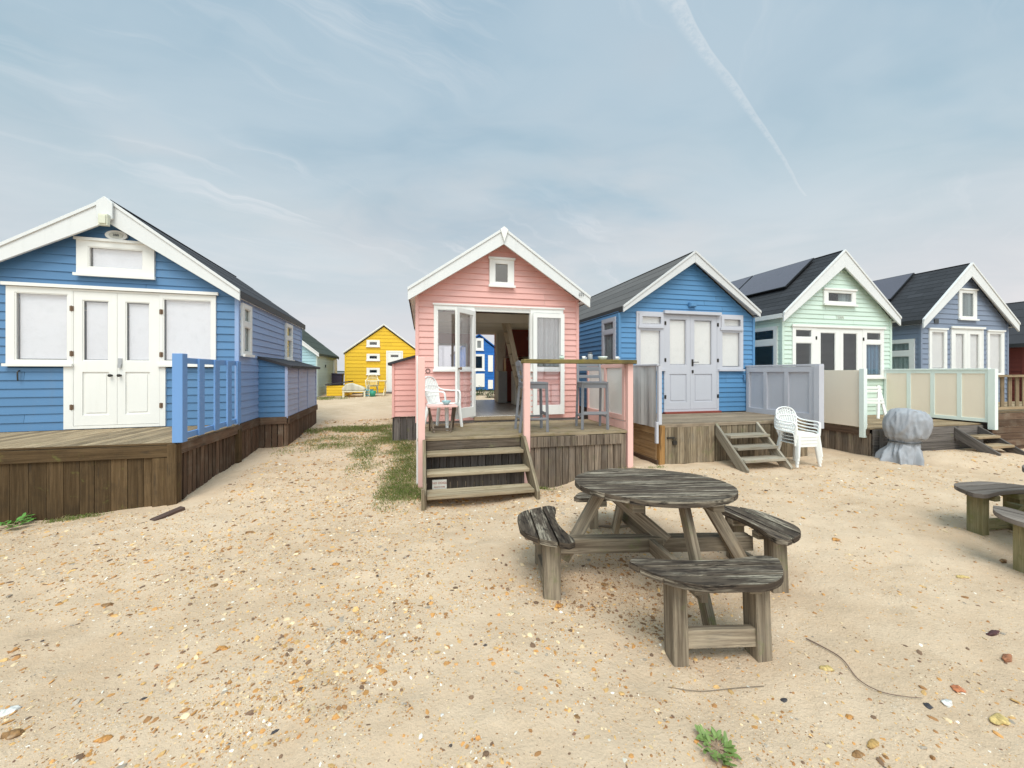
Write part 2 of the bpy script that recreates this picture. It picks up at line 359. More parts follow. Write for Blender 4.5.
M['red_ink'] = plain('red_lettering', (0.30, 0.08, 0.05), 0.6)
M['sign_white'] = plain('worn_white_sign', (0.52, 0.50, 0.46), 0.6)
M['fridge'] = plain('grey_cabinet_front', (0.33, 0.34, 0.35), 0.35, 0.1)
M['tealpot'] = plain('teal_bowl_glaze', (0.30, 0.50, 0.52), 0.3)
M['cushion'] = fabric('cream_cushion', (0.62, 0.58, 0.47), 5, 0.25)
M['leafgreen'] = plain('weed_leaves', (0.16, 0.23, 0.06), 0.55, 0, 0.4, 0.5, 25, 0.3)
M['leafbright'] = plain('bright_weed_leaves', (0.10, 0.25, 0.045), 0.5, 0, 0.4, 0.4, 20, 0.3)
M['stem'] = plain('weed_stems', (0.30, 0.20, 0.13), 0.7)
M['bin'] = plain('dark_purple_bin', (0.05, 0.04, 0.075), 0.5)
M['crate_blue'] = plain('pale_blue_crate', (0.20, 0.48, 0.55), 0.5)
M['crate_green'] = plain('green_pot', (0.03, 0.28, 0.18), 0.5)
M['shrub'] = plain('hedge_leaves', (0.06, 0.10, 0.03), 0.7, 0, 0.3, 0.5, 15, 0.3)

def tarp_mat():
    m, t, b = new_mat('silver_grey_cover_fabric')
    co = t.node('ShaderNodeTexCoord').outputs['Object']
    n = t.noise(co, 6, 5, 0.6, 0.8); f = t.noise(co, 26, 4, 0.6, 1.2)
    c = t.mix(t.range(n, 0.3, 0.7), (0.30, 0.308, 0.335), (0.325, 0.335, 0.36))
    t.put(b.inputs['Base Color'], c); b.inputs['Roughness'].default_value = 0.6
    bump(t, b, t.math('ADD', n, t.math('MULTIPLY', f, 0.35)), 0.2, 0.012)
    return m
M['tarp'] = tarp_mat()
def canvas_mat():
    m, t, b = new_mat('grey_canvas_panel')
    co = t.node('ShaderNodeTexCoord').outputs['Object']
    n = t.noise(t.mapping(co, scale=(1.2, 1.2, 0.6), rot=(R(40), 0, 0)), 1.6, 3, 0.5, 0.8)
    c = t.mix(t.range(n, 0.3, 0.7), (0.54, 0.53, 0.52), (0.63, 0.62, 0.61))
    t.put(b.inputs['Base Color'], c); b.inputs['Roughness'].default_value = 0.8
    bump(t, b, n, 0.7, 0.05)
    return m
M['canvas'] = canvas_mat()

def sand_mat():
    m, t, b = new_mat('shelly_sand')
    co = t.node('ShaderNodeTexCoord').outputs['Object']
    big = t.noise(co, 0.55, 5, 0.6); mid = t.noise(co, 3.2, 6, 0.62); fine = t.noise(co, 55, 4, 0.7); gr = t.noise(co, 420, 2, 0.6)
    c = t.mix(t.range(big, 0.35, 0.65), (0.525, 0.382, 0.258), (0.605, 0.452, 0.316))
    c = t.mix(t.range(mid, 0.40, 0.70, 0, 0.4), c, (0.69, 0.54, 0.395))
    c = t.mix(t.range(fine, 0.56, 0.80, 0, 0.55), c, (0.36, 0.235, 0.14))
    c = t.mix(t.range(gr, 0.60, 0.80, 0, 0.5), c, (0.26, 0.18, 0.12))
    c = t.mix(t.range(gr, 0.38, 0.20, 0, 0.5), c, (0.74, 0.64, 0.50))
    # coarse shell grit as tiny cells
    for sc, th, cols in ((45, 0.05, ((0.52, 0.28, 0.10), (0.74, 0.60, 0.42), (0.28, 0.18, 0.11), (0.60, 0.40, 0.20))), (70, 0.055, ((0.55, 0.27, 0.10), (0.86, 0.80, 0.70), (0.20, 0.15, 0.12), (0.66, 0.42, 0.20))), (150, 0.07, ((0.40, 0.22, 0.10), (0.88, 0.82, 0.74), (0.12, 0.10, 0.09), (0.66, 0.48, 0.26)))):
        v = t.node('ShaderNodeTexVoronoi', {'Vector': t.vmath('ADD', co, t.vmath('MULTIPLY', t.noise(co, 90, 2, 0.5, 0, 1), (0.004, 0.004, 0.004))), 'Scale': float(sc)})
        rc = t.sep(v.outputs['Color'])
        clump = t.range(t.noise(t.mapping(co, loc=(sc, 0, 0)), 1.7, 4, 0.6), 0.42, 0.70, 0.0, 1.0)
        size = t.math('MULTIPLY', t.math('MULTIPLY', rc[1], 0.42), clump)
        msk = t.math('MULTIPLY', t.math('LESS_THAN', v.outputs['Distance'], size), t.math('GREATER_THAN', rc[0], 0.42))
        pc = t.ramp(rc[2], [(0.0, cols[0]), (0.3, cols[1]), (0.55, cols[2]), (0.75, cols[3])], 'CONSTANT')
        c = t.mix(t.math('MULTIPLY', msk, 0.85), c, pc)
    t.put(b.inputs['Base Color'], c)
    b.inputs['Roughness'].default_value = 0.95; b.inputs['Specular IOR Level'].default_value = 0.15
    h = t.math('ADD', t.math('MULTIPLY', mid, 1.0), t.math('MULTIPLY', fine, 0.22))
    b1 = bump(t, b, h, 0.7, 0.06)
    b2 = t.node('ShaderNodeBump'); b2.inputs['Strength'].default_value = 0.5; b2.inputs['Distance'].default_value = 0.003
    t.put(b2.inputs['Height'], gr); t.l.new(b1.outputs[0], b2.inputs['Normal']); t.l.new(b2.outputs[0], b.inputs['Normal'])
    return m
M['sand'] = sand_mat()
def color_attr_mat(name, rough=0.75, mul=1.0):
    m, t, b = new_mat(name)
    a = t.node('ShaderNodeAttribute'); a.attribute_name = 'tint'
    co = t.node('ShaderNodeTexCoord').outputs['Object']
    n = t.noise(co, 60, 4, 0.6)
    k = t.math('ADD', 0.7*mul, t.math('MULTIPLY', n, 0.6*mul))
    t.put(b.inputs['Base Color'], t.mix(1.0, a.outputs['Color'], t.comb(k, k, k), 'MULTIPLY')); b.inputs['Roughness'].default_value = rough
    b.inputs['Specular IOR Level'].default_value = 0.3
    return m
M['pebble'] = color_attr_mat('pebble_stone'); M['grass'] = color_attr_mat('grass_blades', 0.7)
def water_mat():
    m, t, b = new_mat('harbour_water')
    co = t.node('ShaderNodeTexCoord').outputs['Object']
    b.inputs['Base Color'].default_value = (0.10, 0.15, 0.17, 1); b.inputs['Roughness'].default_value = 0.12
    bump(t, b, t.noise(t.mapping(co, scale=(0.6, 1.4, 1)), 1.2, 4, 0.6), 0.4, 0.1)
    return m
M['water'] = water_mat()
M['far_land'] = plain('far_shore', (0.09, 0.11, 0.10), 0.9, 0, 0.1, 0.3, 0.02)

# ------------------------------------------------------------------ mesh builder
class MB:
    def __init__(s): s.v = []; s.f = []; s.r = []; s.uv = []; s.sm = []
    def poly(s, pts, rnd=0.5, uv=None, smooth=False):
        i = len(s.v); s.v += [tuple(p) for p in pts]; s.f.append(tuple(range(i, i+len(pts)))); s.r.append(rnd); s.sm.append(smooth)
        s.uv += (uv if uv else [(0, 0)]*len(pts))
    def faces(s, verts, faces, rnd=0.5, uvs=None, smooth=False):
        i = len(s.v); s.v += [tuple(p) for p in verts]
        for f in faces:
            s.f.append(tuple(i+k for k in f)); s.r.append(rnd); s.sm.append(smooth)
            s.uv += [(uvs[k] if uvs else (0, 0)) for k in f]
    def obox(s, c, ax, half, rnd=None, shear=None):
        """box: centre, three unit axes, half sizes; grain along the longest"""
        rnd = random.random() if rnd is None else rnd
        c = Vector(c); ax = [Vector(a) for a in ax]
        order = sorted(range(3), key=lambda i: -half[i]); L, W, T = order
        for i in range(3):
            j, k = (i+1) % 3, (i+2) % 3
            for sg in (1, -1):
                pts = []; uvs = []
                for a, b_ in ((-1, -1), (1, -1), (1, 1), (-1, 1)) if sg > 0 else ((-1, -1), (-1, 1), (1, 1), (1, -1)):
                    co = [0, 0, 0]; co[i] = sg*half[i]; co[j] = a*half[j]; co[k] = b_*half[k]
                    pts.append(c+ax[0]*co[0]+ax[1]*co[1]+ax[2]*co[2])
                    if i == L: uvs.append((co[W]*0.15, co[T]))
                    elif i == W: uvs.append((co[L], co[T]+half[W]))
                    else: uvs.append((co[L], co[W]))
                s.poly(pts, rnd, uvs)
    def box(s, x0, x1, y0, y1, z0, z1, rnd=None):
        s.obox(((x0+x1)/2, (y0+y1)/2, (z0+z1)/2), ((1, 0, 0), (0, 1, 0), (0, 0, 1)), (abs(x1-x0)/2, abs(y1-y0)/2, abs(z1-z0)/2), rnd)
    def beam(s, p0, p1, w, t, up=(0, 0, 1), rnd=None):
        """w across (perpendicular to up and the run), t along up"""
        p0, p1 = Vector(p0), Vector(p1); d = (p1-p0); L = d.length; d.normalize()
        side = d.cross(Vector(up)).normalized(); u = side.cross(d).normalized()
        s.obox((p0+p1)/2, (d, side, u), (L/2, w/2, t/2), rnd)
    def fbox(s, F, u0, u1, d0, d1, z0, z1, rnd=None):
        m = len(s.v); s.box(u0, u1, d0, d1, z0, z1, rnd)
        for i in range(m, len(s.v)): s.v[i] = F(*s.v[i])
    def prism(s, outline, z0, z1, rnd=0.5, axis='z', grain=(1, 0)):
        """outline: 2D points; extruded z0..z1 along axis"""
        def P(a, b_, c):
            return (a, b_, c) if axis == 'z' else ((a, c, b_) if axis == 'y' else (c, a, b_))
        g = Vector(grain).normalized(); n = len(outline)
        def U(a, b_): return (a*g.x+b_*g.y, -a*g.y+b_*g.x)
        s.poly([P(a, b_, z1) for a, b_ in outline], rnd, [U(a, b_) for a, b_ in outline])
        s.poly([P(a, b_, z0) for a, b_ in reversed(outline)], rnd, [U(a, b_) for a, b_ in reversed(outline)])
        acc = 0
        for i in range(n):
            a, b_ = outline[i], outline[(i+1) % n]; l = math.dist(a, b_)
            s.poly([P(*a, z0), P(*b_, z0), P(*b_, z1), P(*a, z1)], rnd, [(acc, z0), (acc+l, z0), (acc+l, z1), (acc, z1)]); acc += l
    def tube(s, pts, r, n=8, caps=True, rnd=0.5, flat=1.0):
        pts = [Vector(p) for p in pts]; rs = r if isinstance(r, (list, tuple)) else [r]*len(pts)
        verts = []; prev = None
        for i, p in enumerate(pts):
            d = (pts[min(i+1, len(pts)-1)]-pts[max(i-1, 0)]).normalized()
            a = (prev-d*prev.dot(d)) if prev is not None else (Vector((0, 0, 1)).cross(d) if abs(d.z) < 0.9 else Vector((1, 0, 0)).cross(d))
            a.normalize(); prev = a; b_ = d.cross(a)
            for k in range(n):
                an = 2*math.pi*k/n; verts.append(p+a*math.cos(an)*rs[i]+b_*math.sin(an)*rs[i]*flat)
        fs = []
        for i in range(len(pts)-1):
            for k in range(n): fs.append((i*n+k, i*n+(k+1) % n, (i+1)*n+(k+1) % n, (i+1)*n+k))
        s.faces(verts, fs, rnd, None, True)
        if caps:
            s.faces(verts[:n], [tuple(reversed(range(n)))], rnd); s.faces(verts[-n:], [tuple(range(n))], rnd)
    def lathe(s, prof, c=(0, 0, 0), n=16, rnd=0.5, fn=None):
        verts = []; c = Vector(c)
        for r, z in prof:
            for k in range(n):
                an = 2*math.pi*k/n; rr = r*(fn(an, z) if fn else 1)
                verts.append(c+Vector((rr*math.cos(an), rr*math.sin(an), z)))
        fs = [(i*n+k, i*n+(k+1) % n, (i+1)*n+(k+1) % n, (i+1)*n+k) for i in range(len(prof)-1) for k in range(n)]
        s.faces(verts, fs, rnd, None, True)
    def build(s, name, mat, parent=None, bevel=0.0, world=False, recalc=False):
        me = bpy.data.meshes.new(name); verts = s.v
        if world and parent is not None:
            mi = root_matrix(parent).inverted(); verts = [tuple(mi @ Vector(v)) for v in s.v]
        me.from_pydata(verts, [], s.f)
        ul = me.uv_layers.new(name='UVMap')
        flat = [c for uv in s.uv for c in uv]; ul.data.foreach_set('uv', flat)
        at = me.attributes.new('rnd', 'FLOAT', 'FACE'); at.data.foreach_set('value', s.r)
        me.polygons.foreach_set('use_smooth', s.sm)
        me.materials.append(M[mat] if isinstance(mat, str) else mat)
        me.update()
        o = bpy.data.objects.new(name, me); COL.objects.link(o)
        if parent is not None: o.parent = parent
        if bevel > 0:
            bm = __import__('bmesh').new(); bm.from_mesh(me); __import__('bmesh').ops.remove_doubles(bm, verts=bm.verts, dist=0.0001); bm.to_mesh(me); bm.free()
            md = o.modifiers.new('soft_edges', 'BEVEL'); md.width = bevel; md.segments = 2; md.limit_method = 'ANGLE'; md.angle_limit = R(40)
            md.use_clamp_overlap = True
        return o
def root_matrix(o):
    while o.parent is not None: o = o.parent
    return Matrix.LocRotScale(o.location, o.rotation_euler, o.scale)
def tag(o, label=None, cat=None, group=None, kind=None):
    if label: o['label'] = label
    if cat: o['category'] = cat
    if group: o['group'] = group
    if kind: o['kind'] = kind
    return o
def thing(name, loc, rz, label, cat, group=None):
    o = bpy.data.objects.new(name, None); COL.objects.link(o); o.empty_display_size = 0.2
    o.location = loc; o.rotation_euler = (0, 0, rz) if not hasattr(rz, '__len__') else rz
    return tag(o, label, cat, group)
def children(o): return [c for c in bpy.data.objects if c.parent is o]
def copy_tree(o, parent=None):
    c = o.copy(); COL.objects.link(c)
    if parent is not None: c.parent = parent
    for ch in children(o): copy_tree(ch, c)
    return c
def text_mesh(body, size, name, mat, parent, F, u, d, z, depth=0.004, squash=1.0):
    cu = bpy.data.curves.new('t', 'FONT'); cu.body = body; cu.size = size; cu.extrude = depth/2; cu.align_x = 'CENTER'; cu.align_y = 'CENTER'
    cu.resolution_u = 3
    ob = bpy.data.objects.new('t', cu); COL.objects.link(ob)
    dg = bpy.context.evaluated_depsgraph_get(); me = bpy.data.meshes.new_from_object(ob.evaluated_get(dg))
    bpy.data.objects.remove(ob); bpy.data.curves.remove(cu)
    for v in me.vertices: v.co = Vector(F(u+v.co.x*squash, d+v.co.z, z+v.co.y))
    me.name = name; me.materials.clear(); me.materials.append(M[mat])
    o = bpy.data.objects.new(name, me); COL.objects.link(o); o.parent = parent
    return o

# ------------------------------------------------------------------ ground
def lerp_tab(tab, x):
    if x <= tab[0][0]: return tab[0][1]
    for (a, va), (b_, vb) in zip(tab, tab[1:]):
        if x <= b_:
            t = (x-a)/(b_-a); return va+(vb-va)*t
    return tab[-1][1]
TAB_L = [(-400, -60), (-40, -1.6), (-8, -0.45), (0, -0.02), (2, 0.0), (4, 0.03), (5.2, 0.05), (6.2, 0.12), (7.6, 0.22), (10.4, 0.30), (18, 0.62), (27, 0.66), (33, 0.2), (45, -1.6), (400, -60)]
TAB_R = [(-400, -60), (-40, -1.6), (-8, -0.45), (0, -0.02), (2, 0.0), (4, 0.05), (5, 0.09), (6.2, 0.11), (10.4, 0.25), (18, 0.62), (27, 0.66), (33, 0.2), (45, -1.6), (400, -60)]
def gauss(x, y, cx, cy, rx, ry): return math.exp(-((x-cx)/rx)**2-((y-cy)/ry)**2)
def gz(x, y):
    k = min(1, max(0, (x-0.2)/2.5)); z = lerp_tab(TAB_L, y)*(1-k)+lerp_tab(TAB_R, y)*k
    if -20 < x < 30 and -8 < y < 30:
        z += 0.030*noise.noise(Vector((x*0.8, y*0.8, 3.1)))+0.016*noise.noise(Vector((x*2.6, y*2.6, 7.7)))
        if y < 9 and -8 < x < 12:
            z += 0.013*noise.noise(Vector((x*5.0, y*5.0, 1.7)))+0.006*noise.noise(Vector((x*12.0, y*12.0, 5.7)))
            # soft footprints
            c = noise.voronoi(Vector((x*2.1, y*2.1, 0.3)))[0][0]
            z -= 0.026*max(0, 1-c*4.0)**0.8-0.006*math.exp(-((c-0.28)/0.06)**2)
    z += 0.10*gauss(x, y, 9.3, 4.75, 1.2, 0.5) + 0.05*gauss(x, y, -2.2, 5.6, 0.9, 0.9) - 0.05*gauss(x, y, 1.8, 2.7, 1.1, 0.9) - 0.09*gauss(x, y, -4.7, 5.2, 1.3, 0.9) - 0.19*gauss(x, y, 1.85, 5.35, 0.55, 0.45) - 0.07*gauss(x, y, 0.6, 4.75, 0.7, 0.5)
    for fx, fy in ((1.39, 1.89), (1.87, 1.81), (2.5, 2.25), (2.6, 2.6), (.85, 2.57), (.81, 2.92), (1.65, 3.55), (2.2, 3.6), (4.59, 2.15), (5.09, 2.63)):
        r2 = (x-fx)**2+(y-fy)**2
        z += 0.030*math.exp(-r2/0.030) - 0.018*math.exp(-r2/0.10)
    return z
def build_ground():
    def axis(segs):
        out = []
        for a, b_, st in segs:
            n = max(1, round((b_-a)/st)); out += [a+(b_-a)*i/n for i in range(n)]
        out.append(segs[-1][1]); return out
    xs = axis([(-6000, -400, 2800), (-400, -40, 60), (-40, -10, 3), (-10, -5, 0.25), (-5, 7, 0.05), (7, 13, 0.12), (13, 40, 2), (40, 400, 60), (400, 6000, 2800)])
    ys = axis([(-6000, -400, 2800), (-400, -40, 60), (-40, -6, 4), (-6, 0.6, 0.5), (0.6, 6.2, 0.05), (6.2, 10, 0.12), (10, 20, 0.5), (20, 46, 1.5), (46, 400, 60), (400, 6000, 2800)])
    nx, ny = len(xs), len(ys)
    verts = [(x, y, gz(x, y)) for y in ys for x in xs]
    faces = [(j*nx+i, j*nx+i+1, (j+1)*nx+i+1, (j+1)*nx+i) for j in range(ny-1) for i in range(nx-1)]
    me = bpy.data.meshes.new('sand'); me.from_pydata(verts, [], faces); me.materials.append(M['sand'])
    me.polygons.foreach_set('use_smooth', [True]*len(faces)); me.update()
    o = bpy.data.objects.new('sand_ground', me); COL.objects.link(o); tag(o, kind='structure')
    w = MB(); w.poly([(-9000, -9000, -0.35), (9000, -9000, -0.35), (9000, 9000, -0.35), (-9000, 9000, -0.35)])
    tag(w.build('water', 'water'), kind='structure')
    h = MB(); pts = []
    x = -2600
    while x < 3200:
        pts.append((x, 5+7*abs(noise.noise(Vector((x*0.002, 1, 0))))+3*noise.noise(Vector((x*0.013, 5, 0))))); x += 40
    h.prism([(pts[0][0], -1)]+[(pts[-1][0], -1)]+list(reversed(pts)), 1500, 1640, axis='y')
    tag(h.build('far_shore', 'far_land'), kind='structure')
build_ground()

# ------------------------------------------------------------------ walls
def siding(mb, F, z0, z1, lim, openings=(), bh=0.105, lip=0.016, breaks=()):
    """horizontal lapped boards on a face; lim(z) -> (left, right)"""
    z = z0
    while z < z1-1e-4:
        zt = min(z+bh, z1); rnd = random.random(); jig = random.uniform(-.0015, .0015); rnd2 = random.random(); l_, r_ = lim(z); jt = r_-l_ > 2.2 and random.random() < 0.55; ju = random.choice((0.22, 0.36, 0.5, 0.64, 0.78))*(r_-l_)+l_
        cuts = sorted({z, zt} | {q for o in openings for q in (o[2], o[3]) if z < q < zt} | {q for q in breaks if z < q < zt})
        dd = lambda q: lip+jig-(lip-0.001)*(q-z)/bh
        for a, b_ in zip(cuts, cuts[1:]):
            if b_-a < 1e-4: continue
            la, ra = lim(a); lb, rb = lim(b_)
            ivs = [((la, lb), (ra, rb))]
            for o in openings:
                if o[2] < b_-1e-5 and o[3] > a+1e-5:
                    nv = []
                    for L, Rr in ivs:
                        if o[0] > min(L) and o[0] < max(Rr): nv.append((L, (o[0], o[0])))
                        if o[1] < max(Rr) and o[1] > min(L): nv.append(((o[1], o[1]), Rr))
                        if o[1] <= min(L) or o[0] >= max(Rr): nv.append((L, Rr))
                    ivs = nv
            for L, Rr in ivs:
                if Rr[0]-L[0] < 1e-3 and Rr[1]-L[1] < 1e-3: continue
                segs = [(L, Rr, rnd)]
                if jt and min(L[0], L[1]) < ju-0.1 and max(L) < ju and min(Rr) > ju+0.1: segs = [(L, (ju-.0015, ju-.0015), rnd), ((ju+.0015, ju+.0015), Rr, rnd2)]
                for L, Rr, rn in segs:
                    q = [F(L[0], dd(a), a), F(Rr[0], dd(a), a), F(Rr[1], dd(b_), b_), F(L[1], dd(b_), b_)]
                    mb.poly(q, rn, [(L[0], a), (Rr[0], a), (Rr[1], b_), (L[1], b_)])
                    if a == z: mb.poly([F(L[0], 0, a), F(Rr[0], 0, a), F(Rr[0], dd(a), a), F(L[0], dd(a), a)], rn)
        z = zt

def slab(mb, F, outer, holes, d0, d1, rnd=0.5):
    """flat board outer=(u0,u1,z0,z1) with rectangular holes, between depths d0 and d1 (front at d1)"""
    us = sorted({outer[0], outer[1]} | {q for h in holes for q in h[:2]}); zs = sorted({outer[2], outer[3]} | {q for h in holes for q in h[2:]})
    us = [u for u in us if outer[0] <= u <= outer[1]]; zs = [z for z in zs if outer[2] <= z <= outer[3]]
    full = lambda i, j: 0 <= i < len(us)-1 and 0 <= j < len(zs)-1 and not any(h[0]-1e-6 <= us[i] and us[i+1] <= h[1]+1e-6 and h[2]-1e-6 <= zs[j] and zs[j+1] <= h[3]+1e-6 for h in holes)
    for i in range(len(us)-1):
        for j in range(len(zs)-1):
            if not full(i, j): continue
            a, b_, c, d = us[i], us[i+1], zs[j], zs[j+1]
            mb.poly([F(a, d1, c), F(b_, d1, c), F(b_, d1, d), F(a, d1, d)], rnd)
            mb.poly([F(a, d0, d), F(b_, d0, d), F(b_, d0, c), F(a, d0, c)], rnd)
            if not full(i-1, j): mb.poly([F(a, d0, c), F(a, d1, c), F(a, d1, d), F(a, d0, d)], rnd)
            if not full(i+1, j): mb.poly([F(b_, d1, c), F(b_, d0, c), F(b_, d0, d), F(b_, d1, d)], rnd)
            if not full(i, j-1): mb.poly([F(a, d0, c), F(b_, d0, c), F(b_, d1, c), F(a, d1, c)], rnd)
            if not full(i, j+1): mb.poly([F(a, d1, d), F(b_, d1, d), F(b_, d0, d), F(a, d0, d)], rnd)

def window(root, F, outer, panes, mat='white', blind='blind', glass='glass', d1=0.035, sill=True, head=False, blinds=None, name='window', bd=-0.022, pd=0.008):
    f = MB(); slab(f, F, outer, panes, -0.03, d1)
    if sill: f.fbox(F, outer[0]-0.02, outer[1]+0.02, d1+0.001, d1+0.035, outer[2]-0.012, outer[2]+0.028, 0.5)
    if head: f.fbox(F, outer[0]-0.02, outer[1]+0.02, d1+0.001, d1+0.022, outer[3]-0.018, outer[3]+0.02, 0.5)
    fo = f.build(name, mat, root)
    for i, p in enumerate(panes):
        g = MB(); g.fbox(F, p[0]-0.004, p[1]+0.004, pd, pd+0.005, p[2]-0.004, p[3]+0.004); g.build('pane', glass, fo)
        # slim inner sash
        s_ = MB(); w = 0.014
        slab(s_, F, (p[0]-0.001, p[1]+0.001, p[2]-0.001, p[3]+0.001), [(p[0]+w, p[1]-w, p[2]+w, p[3]-w)], pd+0.006, d1-0.006); s_.build('sash', mat, fo)
        if blind:
            bb = blind if not isinstance(blind, (list, tuple)) else blind[i]
            if bb:
                b_ = MB(); z_top = p[3]+0.02
                ext = (blinds[i] if blinds else (p[0]+0.024, p[1]+0.02, p[2]+0.026))
                curtain = bb.startswith('curtain') or bb == 'blind_green'
                if curtain:
                    n = 26; pts = []
                    for k in range(n+1):
                        u = ext[0]+(ext[1]-ext[0])*k/n; pts.append((u, bd+0.012*math.sin(k*1.9)+0.005*math.sin(k*0.7)))
                    for k in range(n):
                        (a, da), (c, dc) = pts[k], pts[k+1]
                        b_.poly([F(a, da, ext[2]), F(c, dc, ext[2]), F(c, dc, z_top), F(a, da, z_top)], 0.5, None, True)
                    b_.build('curtain', bb, fo)
                else:
                    b_.fbox(F, ext[0], ext[1], bd, bd+0.004, ext[2], z_top); b_.build('blind', bb, fo)
    return fo

def door(root, F, outer, panes, mat='white', blind='blind', glass='glass', panels=(), d0=-0.01, d1=0.03, hinges=(), knob=None, bd=-0.022, name='door', hinge_mat='rust'):
    f = MB(); slab(f, F, outer, list(panes)+list(panels), d0, d1)
    for p in panels:
        f.fbox(F, p[0], p[1], d0+0.002, d1-0.016, p[2], p[3], 0.5)
        f.fbox(F, p[0]+0.035, p[1]-0.035, d1-0.016, d1-0.007, p[2]+0.035, p[3]-0.035, 0.5)
    fo = f.build(name, mat, root)
    for p in panes:
        g = MB(); g.fbox(F, p[0]-0.003, p[1]+0.003, 0.004, 0.009, p[2]-0.003, p[3]+0.003); g.build('pane', glass, fo)
        s_ = MB(); w = 0.013; slab(s_, F, (p[0]-.001, p[1]+.001, p[2]-.001, p[3]+.001), [(p[0]+w, p[1]-w, p[2]+w, p[3]-w)], 0.010, d1-0.008); s_.build('bead', mat, fo)
        if blind:
            b_ = MB(); b_.fbox(F, p[0]+0.022, p[1]+0.02, bd, bd+0.004, p[2]+0.02, p[3]-0.024); b_.build('blind', blind, fo)
    for (u, z) in hinges:
        h = MB(); h.fbox(F, u-0.022, u+0.022, d1+0.001, d1+0.008, z-0.035, z+0.035)
        h.fbox(F, u-0.006, u+0.006, d1+0.008, d1+0.016, z-0.04, z+0.04); h.build('hinge', hinge_mat, fo)
    if knob:
        k = MB(); u, z = knob
        ring = [(0.0, 0), (0.016, 0.0), (0.010, 0.012), (0.012, 0.028), (0.022, 0.036), (0.022, 0.048), (0.0, 0.054)]
        n = 10; vs = []
        for r_, dd in ring:
            for i in range(n): a = 2*math.pi*i/n; vs.append(F(u+r_*math.cos(a), d1+dd, z+r_*math.sin(a)))
        k.faces(vs, [(i*n+j, i*n+(j+1) % n, (i+1)*n+(j+1) % n, (i+1)*n+j) for i in range(len(ring)-1) for j in range(n)], .5, None, True)
        k.build('knob', 'iron', fo)
    return fo

